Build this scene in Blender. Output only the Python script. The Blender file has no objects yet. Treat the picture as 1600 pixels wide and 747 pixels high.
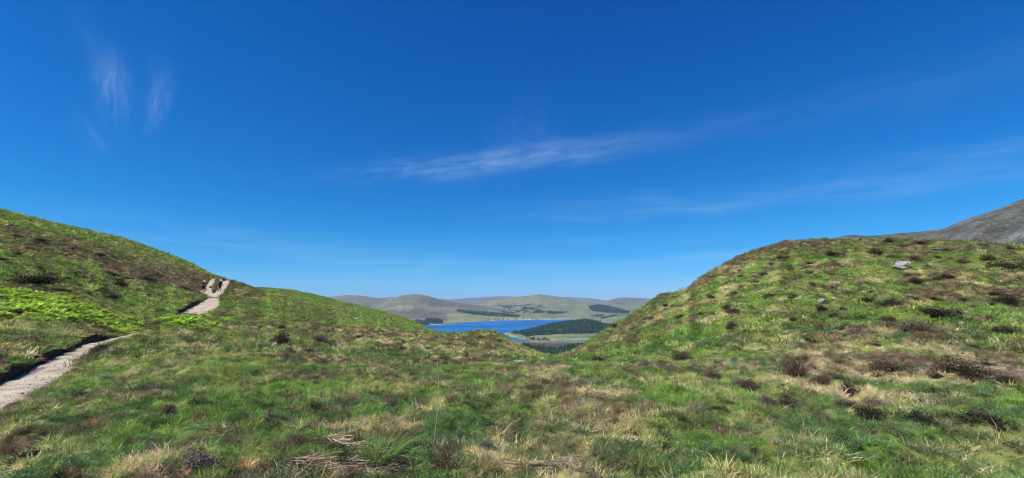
import bpy, math, random
import numpy as np
from mathutils import Vector, Euler, Matrix

# ------------------------------------------------------------------ camera, world, sun, exposure
S = bpy.context.scene
COL = S.collection
FPX, EYE = 800.0, 1.65                      # focal length in photograph pixels, eye height
PITCH = math.atan(98.5 / FPX)
cd = bpy.data.cameras.new('camera'); cam = bpy.data.objects.new('camera', cd); COL.objects.link(cam)
cd.sensor_width = 36; cd.lens = 18.0; cd.clip_start = 0.05; cd.clip_end = 80000
cam.location = (0, 0, EYE); cam.rotation_euler = (math.pi / 2 + PITCH, 0, 0)
S.camera = cam

SUN_AZ, SUN_EL = math.radians(-112), math.radians(48)     # azimuth from +Y towards +X
W = bpy.data.worlds.new("World"); S.world = W; W.use_nodes = True
wn, wl = W.node_tree.nodes, W.node_tree.links
sky = wn.new('ShaderNodeTexSky'); sky.sky_type = 'NISHITA'; sky.sun_disc = False
sky.sun_elevation = SUN_EL; sky.sun_rotation = SUN_AZ % (2 * math.pi)
sky.altitude = 3000; sky.air_density = 1.0; sky.dust_density = 0.0; sky.ozone_density = 4.0

def wmath(op, a, b=None, c=None, clamp=False):
    n = wn.new('ShaderNodeMath'); n.operation = op; n.use_clamp = clamp
    for i, v in enumerate((a, b, c)):
        if v is None: continue
        if isinstance(v, (int, float)): n.inputs[i].default_value = v
        else: wl.new(v, n.inputs[i])
    return n.outputs[0]
# deep clear-air blue: a contrast curve per channel on the whole sky
EXP = 0.6
ss = wn.new('ShaderNodeSeparateColor'); wl.new(sky.outputs[0], ss.inputs[0]); sc_ = wn.new('ShaderNodeCombineColor')
for k, (a_, g_, l_) in enumerate(((1.0, 2.3, .66), (1.0, 1.14, .87), (1.17, .77, 9))):
    v_ = wmath('MULTIPLY', ss.outputs[k], .1); p_ = wmath('MULTIPLY', wmath('POWER', v_, g_), a_)
    wl.new(wmath('MULTIPLY', wmath('MINIMUM', p_, wmath('MULTIPLY', v_, l_)), 10 / 2 ** EXP), sc_.inputs[k])
# thin cirrus, laid out by compass direction and elevation (degrees)
tc = wn.new('ShaderNodeTexCoord'); sx = wn.new('ShaderNodeSeparateXYZ'); wl.new(tc.outputs['Generated'], sx.inputs[0])
AZ = wmath('MULTIPLY', wmath('ARCTAN2', sx.outputs[0], sx.outputs[1]), 57.2958)
EL = wmath('MULTIPLY', wmath('ARCSINE', sx.outputs[2]), 57.2958)
def wisp(az, el, rot, la, lb, amt, sa, sb, seed, wob=1.2, lo=.18, hi=.88):
    """an elongated veil: centre, tilt, half-length, half-width, strength; fibres from stretched noise"""
    c, s = math.cos(math.radians(rot)), math.sin(math.radians(rot))
    dx = wmath('SUBTRACT', AZ, az); dy = wmath('SUBTRACT', EL, el)
    u = wmath('ADD', wmath('MULTIPLY', dx, c), wmath('MULTIPLY', dy, s))
    v = wmath('SUBTRACT', wmath('MULTIPLY', dy, c), wmath('MULTIPLY', dx, s))
    cb = wn.new('ShaderNodeCombineXYZ'); wl.new(wmath('MULTIPLY', u, sa), cb.inputs[0]); wl.new(wmath('MULTIPLY', v, sb), cb.inputs[1]); cb.inputs[2].default_value = seed
    nz = wn.new('ShaderNodeTexNoise'); nz.inputs['Scale'].default_value = 1; nz.inputs['Detail'].default_value = 5; nz.inputs['Roughness'].default_value = .55; nz.inputs['Distortion'].default_value = .3
    wl.new(cb.outputs[0], nz.inputs['Vector'])
    cb2 = wn.new('ShaderNodeCombineXYZ'); wl.new(wmath('MULTIPLY', u, .13), cb2.inputs[0]); wl.new(wmath('MULTIPLY', v, .2), cb2.inputs[1]); cb2.inputs[2].default_value = seed + 7
    n2 = wn.new('ShaderNodeTexNoise'); n2.inputs['Scale'].default_value = 1; n2.inputs['Detail'].default_value = 3
    wl.new(cb2.outputs[0], n2.inputs['Vector'])
    vw = wmath('ADD', v, wmath('MULTIPLY', wmath('SUBTRACT', n2.outputs[0], .5), wob * 4))
    uw = wmath('ADD', u, wmath('MULTIPLY', wmath('SUBTRACT', nz.outputs[0], .5), la * .8))
    d2 = wmath('ADD', wmath('POWER', wmath('ABSOLUTE', wmath('DIVIDE', uw, la)), 2), wmath('POWER', wmath('ABSOLUTE', wmath('DIVIDE', vw, lb)), 2))
    env = wmath('EXPONENT', wmath('MULTIPLY', d2, -1.1))
    mr = wn.new('ShaderNodeMapRange'); mr.interpolation_type = 'SMOOTHSTEP'; wl.new(nz.outputs[0], mr.inputs[0])
    mr.inputs[1].default_value = lo; mr.inputs[2].default_value = hi
    return wmath('MULTIPLY', wmath('MULTIPLY', env, mr.outputs[0]), amt)
WISPS = [(-3, 15.4, 7, 12, 1.05, .42, .30, 1.3, 1.0, .7), (7, 16.5, 5, 14, 1.2, .26, .24, 1.2, 5.0, .9), (1, 18.2, 38, 4, 3.0, .10, .8, .4, 6.0, .6),
         (-39.2, 18.9, 96, 2.6, 1.0, .36, .4, 1.6, 9.0, .35), (-40.9, 21.8, 122, 2.6, 1.0, .08, .5, 1.4, 10.0, .3), (-35.7, 18.4, 82, 2.3, .8, .34, .45, 1.7, 13.0, .3),
         (-36.3, 21.0, 96, 2.2, .9, .05, .5, 1.4, 14.0, .3), (-40.5, 14.4, 125, 1.8, .7, .12, .5, 1.6, 16.0, .3),
         (34, 10.5, 0, 26, 1.1, .22, .12, 1.0, 17.0, .6), (14, 9.6, 1, 13, .8, .18, .16, 1.4, 21.0, .4), (44, 12.2, -2, 10, .9, .18, .2, 1.2, 19.0, .4),
         (38, 18.4, 2, 20, 1.6, .07, .16, .8, 25.0, .8), (-18, 4.6, -3, 20, .9, .24, .1, 1.4, 29.0, .4),
         (2, 3.6, 1, 24, 1.0, .2, .1, 1.4, 33.0, .4), (24, 4.8, 2, 14, .5, .28, .12, 1.8, 37.0, .2),
         (-8, 2.3, 0, 40, 1.0, .22, .08, 1.6, 41.0, .3), (-26, 6.5, -4, 18, .9, .14, .12, 1.4, 45.0, .4), (10, 6.5, 1, 30, 1.2, .10, .1, 1.4, 49.0, .5)]
tot = None
for q in WISPS:
    o = wisp(*q); tot = o if tot is None else wmath('ADD', tot, o)
tot = wmath('MINIMUM', wmath('MULTIPLY', tot, .55), .8)
cmx = wn.new('ShaderNodeMix'); cmx.data_type = 'RGBA'
wl.new(tot, cmx.inputs[0]); wl.new(sc_.outputs[0], cmx.inputs[6]); cmx.inputs[7].default_value = (4.6, 6.0, 7.2, 1)
SKY_STR = 0.10
bg = wn['Background']; bg.inputs[1].default_value = SKY_STR; wl.new(cmx.outputs[2], bg.inputs[0])

sd = bpy.data.lights.new('sun', 'SUN'); so = bpy.data.objects.new('sun', sd); COL.objects.link(so)
sd.energy = 5.0; sd.angle = math.radians(.5); sd.color = (1.0, .95, .87)
sv = Vector((math.sin(SUN_AZ) * math.cos(SUN_EL), math.cos(SUN_AZ) * math.cos(SUN_EL), math.sin(SUN_EL)))
so.rotation_euler = sv.to_track_quat('Z', 'Y').to_euler(); so.location = sv * 100
S.view_settings.view_transform = 'Standard'; S.view_settings.look = 'None'
S.view_settings.exposure = EXP; S.view_settings.gamma = 1.0
S.render.engine = 'CYCLES'
S.cycles.max_bounces = 6; S.cycles.transparent_max_bounces = 8; S.cycles.volume_bounces = 0
S.cycles.volume_step_rate = 1.0; S.cycles.filter_width = 1.05

# ------------------------------------------------------------------ small helpers
rng = np.random.default_rng(11); random.seed(5)
def tag(o, label=None, cat=None, group=None, kind=None):
    if label: o['label'] = label
    if cat: o['category'] = cat
    if group: o['group'] = group
    if kind: o['kind'] = kind
    return o
def mesh_np(name, V, F, mat=None, cols=None, smooth=False, extra=None):
    """V (n,3), F list of arrays (k,3) or (k,4)"""
    me = bpy.data.meshes.new(name)
    Fs = [np.asarray(f, dtype=np.int32) for f in F if len(f)]
    nl = sum(f.size for f in Fs); nf = sum(len(f) for f in Fs)
    me.vertices.add(len(V)); me.vertices.foreach_set('co', np.asarray(V, dtype=np.float32).ravel())
    if nf:
        me.loops.add(nl); me.loops.foreach_set('vertex_index', np.concatenate([f.ravel() for f in Fs]))
        st = []; tt = []; k = 0
        for f in Fs:
            n = f.shape[1]; st.append(k + n * np.arange(len(f))); tt.append(np.full(len(f), n)); k += f.size
        me.polygons.add(nf)
        me.polygons.foreach_set('loop_start', np.concatenate(st).astype(np.int32))
        me.polygons.foreach_set('loop_total', np.concatenate(tt).astype(np.int32))
        if smooth: me.polygons.foreach_set('use_smooth', np.ones(nf, dtype=bool))
    if cols is not None:
        ca = me.color_attributes.new('cov', 'FLOAT_COLOR', 'POINT')
        c4 = np.ones((len(V), 4), dtype=np.float32); c4[:, :cols.shape[1]] = cols
        ca.data.foreach_set('color', c4.ravel())
    for k, a in (extra or {}).items():
        t = 'INT' if a.dtype.kind == 'i' else ('FLOAT' if a.ndim == 1 else 'FLOAT_VECTOR')
        at = me.attributes.new(k, t, 'POINT'); at.data.foreach_set('value' if a.ndim == 1 else 'vector', a.ravel())
    me.update(calc_edges=True); me.validate()
    if mat: me.materials.append(mat)
    return me
def link(name, me, parent=None, loc=None, coll=None):
    o = bpy.data.objects.new(name, me); (coll or COL).objects.link(o)
    if parent: o.parent = parent
    if loc is not None: o.location = loc
    return o
def smooth(a, b, x): t = np.clip((x - a) / (b - a), 0, 1); return t * t * (3 - 2 * t)
def pn(x, y, seed=0):
    """2-D gradient noise, about -0.7..0.7"""
    x = np.asarray(x, dtype=np.float64); y = np.asarray(y, dtype=np.float64)
    xi = np.floor(x).astype(np.int64); yi = np.floor(y).astype(np.int64); fx = x - xi; fy = y - yi
    def g(ix, iy, dx, dy):
        h = (ix * 374761393 + iy * 668265263 + seed * 1442695041) & 0xffffffff
        h = ((h ^ (h >> 13)) * 1274126177) & 0xffffffff; h = h ^ (h >> 16)
        a = (h & 0xffff) / 65536.0 * 6.2831853
        return np.cos(a) * dx + np.sin(a) * dy
    u = fx ** 3 * (fx * (fx * 6 - 15) + 10); v = fy ** 3 * (fy * (fy * 6 - 15) + 10)
    a = g(xi, yi, fx, fy); b = g(xi + 1, yi, fx - 1, fy); c = g(xi, yi + 1, fx, fy - 1); d = g(xi + 1, yi + 1, fx - 1, fy - 1)
    return a + u * (b - a) + v * (c - a) + u * v * (a - b - c + d)
def fbm(x, y, sc, octs=3, seed=0, rough=.5):
    o = 0; a = 1; f = 1.0 / sc
    for k in range(octs):
        o = o + a * pn(x * f + 13.7 * k, y * f - 7.1 * k, seed + k); a *= rough; f *= 2.03
    return o

# pixel of the photograph -> direction from the viewpoint; used to read places off the photograph
cP, sP = math.cos(PITCH), math.sin(PITCH)
def pdir(px, py):
    u = (np.asarray(px, float) - 800) / FPX; v = (373.5 - np.asarray(py, float)) / FPX
    return u, cP - v * sP, sP + v * cP
def at(px, py, Y):
    dx, dy, dz = pdir(px, py); return dx / dy * Y, Y + 0 * dx, EYE + dz / dy * Y
def azt(px, py):
    dx, dy, dz = pdir(px, py); return np.arctan2(dx, dy), dz / np.hypot(dx, dy)
def topix(x, y, z):
    z = z - EYE; yc = y * cP + z * sP; zc = -y * sP + z * cP
    return 800 + FPX * x / yc, 373.5 - FPX * zc / yc

# ------------------------------------------------------------------ near moor: heights read off the photograph
CP = {   # photograph column: (row, forward distance in metres)
 -60: [(747,6),(640,9.5),(600,11.5),(555,15),(490,26),(400,50),(312,112),(326,165),(420,330)],
 0:   [(747,5.4),(660,8.2),(606,11),(566,15),(500,26),(420,50),(330,108),(343,160),(430,330)],
 60:  [(747,5.3),(660,8),(577,15),(552,18),(490,30),(420,52),(343,112),(356,165),(440,330)],
 120: [(747,5.3),(660,8),(580,14.5),(548,20),(528,24),(480,36),(420,58),(358,118),(372,170),(450,330)],
 180: [(747,5.2),(660,7.6),(590,12.5),(545,20),(528,27),(512,35),(470,50),(420,75),(371,125),(387,178),(460,330)],
 240: [(747,5.2),(660,7.4),(590,12),(535,22),(516,34),(503,44),(460,60),(425,85),(388,130),(404,180),(465,330)],
 285: [(747,5.2),(660,7.2),(590,11.8),(535,22),(512,38),(500,50),(470,62),(440,80),(406,125),(422,175),(468,330)],
 320: [(747,5.2),(660,7.1),(590,11.6),(540,21),(512,40),(489,56),(470,66),(455,78),(438,95),(423,118),(440,165),(465,250),(480,330)],
 350: [(747,5.2),(660,7.1),(590,11.5),(545,20),(514,38),(488,56),(468,68),(452,80),(440,90),(434,98),(446,130),(462,200),(470,330)],
 400: [(747,5.2),(660,7),(590,11.4),(545,20),(508,42),(485,60),(465,78),(451,98),(459,135),(458,200),(450,270),(464,380)],
 450: [(747,5.2),(660,7),(590,11.4),(545,21),(512,42),(490,62),(475,85),(466,110),(464,170),(452,280),(466,390)],
 500: [(747,5.2),(660,7),(590,11.5),(548,22),(518,42),(499,64),(486,95),(477,150),(465,290),(479,400)],
 560: [(747,5.2),(660,7),(590,11.6),(550,23),(524,42),(507,66),(496,100),(489,160),(480,300),(494,410)],
 620: [(747,5.2),(660,7),(590,11.7),(552,24),(530,42),(514,68),(506,105),(502,170),(493,300),(508,410)],
 680: [(747,5.2),(660,7),(590,11.8),(554,25),(535,44),(522,66),(519,90),(520,150),(519,300),(540,420)],
 720: [(747,5.2),(660,7),(590,11.9),(556,25),(536,44),(526,58),(523,70),(536,110),(560,200),(600,420)],
 765: [(747,5.2),(660,7),(590,12),(556,25),(538,42),(524,58),(517,70),(536,105),(575,200),(610,420)],
 800: [(747,5.2),(660,7),(590,12),(558,26),(546,42),(537,56),(534,70),(552,105),(590,200),(615,420)],
 835: [(747,5.2),(660,7),(590,12),(562,26),(556,42),(553,56),(553,72),(572,110),(600,200),(620,420)],
 870: [(747,5.2),(660,7),(590,12),(564,26),(560,40),(558,54),(558,68),(578,110),(605,200),(620,420)],
 900: [(747,5.2),(660,7),(590,12),(565,24),(556,36),(549,50),(546,62),(570,100),(600,200),(620,420)],
 950: [(747,5.2),(660,7),(590,11.8),(562,22),(543,34),(524,50),(515,60),(530,90),(580,200),(620,420)],
 1000:[(747,5.2),(660,7),(590,11.6),(555,21),(530,31),(500,48),(486,56),(496,80),(560,200),(620,420)],
 1036:[(747,5.1),(660,7),(590,11.4),(551,20),(517,30),(480,44),(459,53),(470,72),(541,200),(620,420)],
 1068:[(747,5.1),(660,7),(590,11.4),(550,20),(515,30),(474,44),(457.5,53),(467,72),(540,200),(620,420)],
 1100:[(747,5.1),(660,7),(590,11.2),(550,18.5),(505,28),(452,43),(431,50),(442,68),(520,200),(600,420)],
 1160:[(747,5.1),(660,7),(590,11),(550,17.5),(500,26),(425,42),(400,48),(411,64),(500,200),(600,420)],
 1230:[(747,5.1),(660,6.9),(590,10.8),(550,16.5),(490,26),(410,40),(379,47),(391,62),(480,200),(600,420)],
 1300:[(747,5.1),(660,6.8),(590,10.6),(545,16.5),(480,26),(400,40),(375,46),(388,61),(470,200),(600,420)],
 1400:[(747,5.1),(660,6.8),(590,10.4),(540,16),(470,26),(400,39),(376,45),(388,60),(470,200),(600,420)],
 1500:[(747,5.1),(660,6.8),(590,10.4),(540,16),(470,26),(405,38),(379,45),(391,60),(470,200),(600,420)],
 1600:[(747,5.1),(660,6.9),(590,10.6),(540,16.5),(475,26),(410,38),(387,45),(399,60),(475,200),(600,420)],
 1680:[(747,5.2),(660,7),(590,10.8),(540,17),(480,26),(418,38),(397,44),(408,60),(480,200),(600,420)],
}
ca, cl, cq = [], [], []
for px, L in CP.items():
    for py, Y in L:
        a, t = azt(px, py); r = Y / math.cos(a); ca.append(float(a)); cl.append(math.log(r)); cq.append(float((EYE + t * r - .07 - .0012 * r) / r))
    a, _ = azt(px, 500)
    for r in (0.8, 2.2): ca.append(float(a)); cl.append(math.log(r)); cq.append(0.0)
    for r, z in ((800, -125), (1300, -194)): ca.append(float(a)); cl.append(math.log(r)); cq.append(z / r)
ca, cl, cq = map(np.array, (ca, cl, cq)); SA = 4.2
def kern(d2): return np.sqrt(d2 + .0004)
def dmat(a, l): return (a[:, None] * SA - ca[None] * SA) ** 2 + (l[:, None] - cl[None]) ** 2
K = kern(dmat(ca, cl)); n = len(ca)
A = np.zeros((n + 1, n + 1)); A[:n, :n] = K + np.eye(n) * 1e-3; A[:n, n] = 1; A[n, :n] = 1
wts = np.linalg.solve(A, np.append(cq, 0))
GA = np.linspace(-1.0, 1.0, 420); GL = np.linspace(math.log(.5), math.log(1400), 420)
aa, ll = np.meshgrid(GA, GL, indexing='ij')
Q = np.empty(aa.size)
for k in range(0, aa.size, 20000):
    Q[k:k + 20000] = kern(dmat(aa.ravel()[k:k + 20000], ll.ravel()[k:k + 20000])) @ wts[:n] + wts[n]
Q = Q.reshape(aa.shape)
for _ in range(2):
    Q[1:-1, 1:-1] = (Q[1:-1, 1:-1] * 4 + Q[:-2, 1:-1] + Q[2:, 1:-1] + Q[1:-1, :-2] + Q[1:-1, 2:]) / 8
def qf(a, r):
    ac = np.clip(a, -.999, .999); l = np.clip(np.log(np.maximum(r, .5)), GL[0], GL[-1] - 1e-6)
    i = (ac - GA[0]) / (GA[1] - GA[0]); j = (l - GL[0]) / (GL[1] - GL[0])
    i0 = np.clip(i.astype(int), 0, 418); j0 = np.clip(j.astype(int), 0, 418); u = i - i0; v = j - j0
    q = Q[i0, j0] * (1 - u) * (1 - v) + Q[i0 + 1, j0] * u * (1 - v) + Q[i0, j0 + 1] * (1 - u) * v + Q[i0 + 1, j0 + 1] * u * v
    return q * (1 - smooth(1.2, 2.6, np.abs(a)))
def Hbase(x, y):
    r = np.hypot(x, y); return qf(np.arctan2(x, y), r) * r

# the worn path: (photograph column, row, distance, half-width)
PATHS = [[(-190,672,7.4,.55),(-80,628,9.2,.60),(0,599,11.2,.58),(30,586,12.6,.57),(66,571,15,.56),(96,556,18,.52),(126,545,21,.55),(156,534,25,.58),(185,526,29,.6),(215,520,33,.6),(245,510,40,.6),(262,505,46,.6),
          (282,496,51,.8),(308,484,58,1.5),(326,472,65,1.35),(333,463,71,.75),(329,456,76,.5),(326,449.5,83,.42),(330,443,91,.5),(333,438,99,.4),(338,434,108,.2)],
         [(334,461,72,.6),(342,455,77,.6),(347,449,83,.55),(351,443.5,90,.6),(355,439,98,.45),(360,436,106,.2)],
         [(331,460,73,.5),(321,456.5,77,.6),(310,455.5,79,.45)]]
def path_line(P):
    ctrl = []
    for px, py, Y, w in P:
        x, y, z = at(px, py, Y); ctrl.append((float(x), float(y), float(z), w))
    C = np.array(ctrl); out = []
    for i in range(len(C) - 1):
        p0 = C[max(i - 1, 0)]; p1 = C[i]; p2 = C[i + 1]; p3 = C[min(i + 2, len(C) - 1)]
        for t in np.linspace(0, 1, 24, endpoint=(i == len(C) - 2)):
            out.append(.5 * ((2 * p1) + (-p0 + p2) * t + (2 * p0 - 5 * p1 + 4 * p2 - p3) * t * t + (-p0 + 3 * p1 - 3 * p2 + p3) * t ** 3))
    return np.array(out)
PL = [path_line(P) for P in PATHS]
for P in PL:                                     # the tread follows the ground, smoothed along its length
    z = Hbase(P[:, 0], P[:, 1]); k = np.ones(25) / 25; zp = np.pad(z, 12, mode='edge'); P[:, 2] = np.convolve(zp, k, 'valid') - .10
def path_field(x, y):
    """signed distance beyond the tread's edge, side (+1 = uphill, left of travel), tread height"""
    bd = np.full(x.shape, 1e9); bs = np.zeros(x.shape); bz = np.zeros(x.shape)
    near = np.zeros(x.shape, bool)
    for P in PL:
        lo = P[:, :2].min(0) - 6; hi = P[:, :2].max(0) + 6
        near |= (x > lo[0]) & (x < hi[0]) & (y > lo[1]) & (y < hi[1])
    idx = np.nonzero(near.ravel())[0]; xs = x.ravel()[idx]; ys = y.ravel()[idx]
    D = np.full(len(idx), 1e9); Sg = np.zeros(len(idx)); Z = np.zeros(len(idx))
    for P in PL:
        Pp = P[::3]
        for i in range(len(Pp) - 1):
            a = Pp[i]; b = Pp[i + 1]; ex, ey = b[0] - a[0], b[1] - a[1]; L2 = ex * ex + ey * ey
            t = np.clip(((xs - a[0]) * ex + (ys - a[1]) * ey) / L2, 0, 1)
            dx = xs - a[0] - t * ex; dy = ys - a[1] - t * ey
            d = np.hypot(dx, dy) - (a[3] + t * (b[3] - a[3]))
            m = d < D; D[m] = d[m]; Sg[m] = np.sign(ex * dy - ey * dx)[m]; Z[m] = (a[2] + t * (b[2] - a[2]))[m]
    bd.ravel()[idx] = D; bs.ravel()[idx] = Sg; bz.ravel()[idx] = Z
    return bd, bs, bz
def Hnear(x, y, carve=True):
    r = np.hypot(x, y); z = Hbase(x, y)
    f1 = smooth(3, 12, r)
    nz = .16 * fbm(x, y, 5.0, 2, 3) * f1
    tus = fbm(x, y, 1.35, 2, 9); nz = nz + (.26 + .26 * smooth(12, 26, r)) * np.abs(tus) + .16 * np.abs(fbm(x, y, .62, 2, 13)) * smooth(3, 9, r) * (1 - smooth(80, 160, r)) - .05 * smooth(12, 26, r) * smooth(1, 7, r) * (1 - .3 * smooth(60, 200, r)) - .04
    nz = nz + .09 * fbm(x, y, .42, 2, 17) * (1 - smooth(40, 90, r))
    nz = nz + .0045 * r * fbm(x, y, 14, 3, 23) * smooth(25, 90, r) + .006 * r * fbm(x, y, 45, 2, 29) * smooth(120, 300, r)
    if not carve: return z + nz
    d, s, pz = path_field(x, y)
    m = 1 - smooth(-.05, .16, d + .16 * fbm(x, y, .8, 3, 31) + .05)
    bank = np.where(s > 0, .08, .0) * smooth(0, .2, d) * (1 - smooth(.5, 2.2, d)) * (1 + .8 * fbm(x, y, .7, 2, 37))
    hid = smooth(35, 40, r) * (1 - smooth(55, 60, r))                      # a mound on the near side hides the path here
    bank = bank * (1 - .8 * hid) + np.where(s > 0, 0, 1.0) * hid * .75 * smooth(.05, .5, d) * (1 - smooth(1.2, 4.5, d)) + hid * np.where(s > 0, -.2, 0) * (1 - smooth(0, 2, d))
    damp = smooth(0, 1.2, d)
    zz = z + nz * (.35 + .65 * damp) + bank
    zz = zz * (1 - m) + (pz - .13) * m
    return zz

# ------------------------------------------------------------------ vegetation cover in places read off the photograph
VB = []   # (x, y, half-width across, half-depth along the view, green, straw, heather, strength)
def zone(px, py, Y, wx, wy, g, s, h, k=1.0):
    x, y, z = at(px, py, Y); VB.append((float(x), float(y), wx, wy, g, s, h, k))
# left hill
zone(60,395,75,30,14,-.1,.05,.32); zone(230,430,85,18,14,-.25,.1,.5); zone(290,450,80,7,12,-.3,0,.5)
zone(100,440,48,16,7,.35,-.1,-.05); zone(40,360,95,20,14,.25,0,-.05); zone(170,400,100,22,12,0,.1,.2)
zone(110,500,34,10,4,0,.1,.25); zone(10,510,24,5,3,-.1,.35,.1); zone(60,535,19,9,3,.0,.1,.15)
zone(190,400,90,45,24,-.14,.10,.14)
# middle ground
zone(470,505,50,12,8,-.05,.1,.16); zone(450,475,90,25,14,.2,0,0); zone(600,520,50,12,8,-.05,.12,.12)
zone(540,475,220,60,60,.35,0,-.2); zone(520,490,120,22,20,-.1,.1,.18); zone(700,545,34,9,6,-.05,.2,.1)
zone(760,530,55,8,8,-.1,.25,.05); zone(380,560,18,4,4,.2,0,-.2); zone(330,545,20,4,3,-.1,.2,.25)
zone(420,620,10,2.5,2,.25,0,-.1); zone(900,580,18,6,3,.4,-.05,-.3); zone(980,560,24,6,4,.35,0,-.25)
zone(900,640,8,4,1.5,0,.15,.15); zone(640,590,13,3,2,.15,0,.05); zone(620,660,7,2.0,1,.05,-.1,.15)
zone(250,600,12,3,3,.1,.05,.0)
# right knoll
zone(1300,480,28,10,4,.15,.1,-.1); zone(1100,520,26,8,5,.15,.12,-.1); zone(1480,420,38,10,5,.2,0,.05)
zone(1200,590,12,3,2.5,-.15,.15,.16); zone(1420,590,11.5,4.5,2.6,-.15,.15,.16); zone(1300,545,17,6,2.2,-.1,.2,.1)
zone(1500,540,17,5,2,-.1,.15,.12); zone(1180,400,46,10,3,-.1,.05,.35); zone(1400,385,43,14,2.5,-.1,0,.35)
zone(1100,600,11,1.8,1.6,-.1,.25,0); zone(1560,470,28,4,3,0,.1,.2)
# by the feet
zone(520,735,5.4,1.0,.35,-.4,.5,.35); zone(740,735,5.4,1.2,.5,-.1,.1,.15); zone(100,700,6.5,2,1,.1,.0,.1); zone(850,720,5.6,.9,.5,-.1,.2,.1)
zone(1400,700,6.2,3,.9,.1,-.05,.0); zone(300,690,6.6,.6,.5,-.1,0,.4); zone(120,620,10,2,1.2,.05,.1,.05)
def cover(x, y):
    """green, straw, heather weights that sum to one"""
    r = np.hypot(x, y); big = np.clip(r / 40, 1, 4)
    a = np.arctan2(x, y)
    n1 = fbm(x, y, 2.6, 3, 51) + .5 * fbm(x, y, 9, 2, 57); n2 = fbm(x, y, 1.7, 3, 61) + .4 * fbm(x, y, 7, 2, 67); n3 = fbm(x, y, 2.1, 3, 71, .6) + .5 * fbm(x, y, 11, 2, 77)
    hf = np.clip(r / 25, 1, 4)
    g = .52 + 1.05 * n1 + .34 * fbm(x / hf, y / hf, .4, 2, 81); s = .18 + 1.0 * n2 + .36 * fbm(x / hf, y / hf, .36, 2, 85); h = .16 + 1.2 * n3 + .34 * fbm(x / hf, y / hf, .5, 2, 87)
    fg_ = 1 - smooth(6, 9, r); g = g - .10 * fg_; h = h + .12 * fg_
    cr = (1 - smooth(.02, .13, np.abs(fbm(x, y, 1.35, 2, 9)))) * (1 - .6 * smooth(60, 140, r)); h = h + .30 * cr; s = s - .08 * cr; g = g - .10 * cr   # heather and litter sit between the tussocks
    for bx, by, wx, wy, kg, ks, kh, k in VB:
        rb = math.hypot(bx, by); ux, uy = bx / rb, by / rb
        dr = (x - bx) * ux + (y - by) * uy; dt = -(x - bx) * uy + (y - by) * ux
        e = np.exp(-((dr / wy) ** 2 + (dt / wx) ** 2)) * k
        g = g + kg * e; s = s + ks * e; h = h + kh * e
    g, s, h = [np.clip(v, 0, None) ** 1.8 + 1e-4 for v in (g, s, h)]
    t = g + s + h
    return g / t, s / t, h / t

# ------------------------------------------------------------------ materials
def new_mat(name):
    m = bpy.data.materials.new(name); m.use_nodes = True; nt = m.node_tree
    for nd in list(nt.nodes): nt.nodes.remove(nd)
    out = nt.nodes.new('ShaderNodeOutputMaterial'); return m, nt.nodes, nt.links, out
def nnoise(N, L, scale, detail=4, rough=.6, vec=None, dist=0):
    t = N.new('ShaderNodeTexNoise'); t.inputs['Scale'].default_value = scale; t.inputs['Detail'].default_value = detail; t.inputs['Roughness'].default_value = rough; t.inputs['Distortion'].default_value = dist
    if vec is not None: L.new(vec, t.inputs['Vector'])
    return t.outputs[0]
def ramp(N, L, fac, stops, interp='LINEAR'):
    r = N.new('ShaderNodeValToRGB'); r.color_ramp.interpolation = interp; e = r.color_ramp.elements
    while len(e) < len(stops): e.new(.5)
    for k, (p, c) in enumerate(stops): e[k].position = p; e[k].color = (*c, 1)
    L.new(fac, r.inputs[0]); return r.outputs[0]
def mix(N, L, fac, a, b, blend='MIX'):
    m = N.new('ShaderNodeMix'); m.data_type = 'RGBA'; m.blend_type = blend
    for sock, v in ((0, fac), (6, a), (7, b)):
        if isinstance(v, (int, float)): m.inputs[sock].default_value = v
        elif isinstance(v, tuple): m.inputs[sock].default_value = (*v, 1)
        else: L.new(v, m.inputs[sock])
    return m.outputs[2]
def bump(N, L, h, strength, dist):
    b = N.new('ShaderNodeBump'); b.inputs['Strength'].default_value = strength; b.inputs['Distance'].default_value = dist; L.new(h, b.inputs['Height']); return b.outputs[0]
def bsdf(N, L, out, col, rough=.85, nrm=None, spec=.2):
    p = N.new('ShaderNodeBsdfPrincipled'); p.inputs['Roughness'].default_value = rough; p.inputs['Specular IOR Level'].default_value = spec
    if isinstance(col, tuple): p.inputs['Base Color'].default_value = (*col, 1)
    else: L.new(col, p.inputs['Base Color'])
    if nrm is not None: L.new(nrm, p.inputs['Normal'])
    if out is not None: L.new(p.outputs[0], out.inputs[0])
    return p

def mat_simple(name, col, rough=.8, var=.25, scale=8, bmp=0, bd=.02):
    m, N, L, out = new_mat(name); g = N.new('ShaderNodeNewGeometry')
    f = nnoise(N, L, scale, 5, .65, g.outputs['Position'])
    c = mix(N, L, f, tuple(v * (1 - var * 2) for v in col), tuple(min(1, v * (1 + var * 2)) for v in col))
    bsdf(N, L, out, c, rough, bump(N, L, f, bmp, bd) if bmp else None); return m

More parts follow.
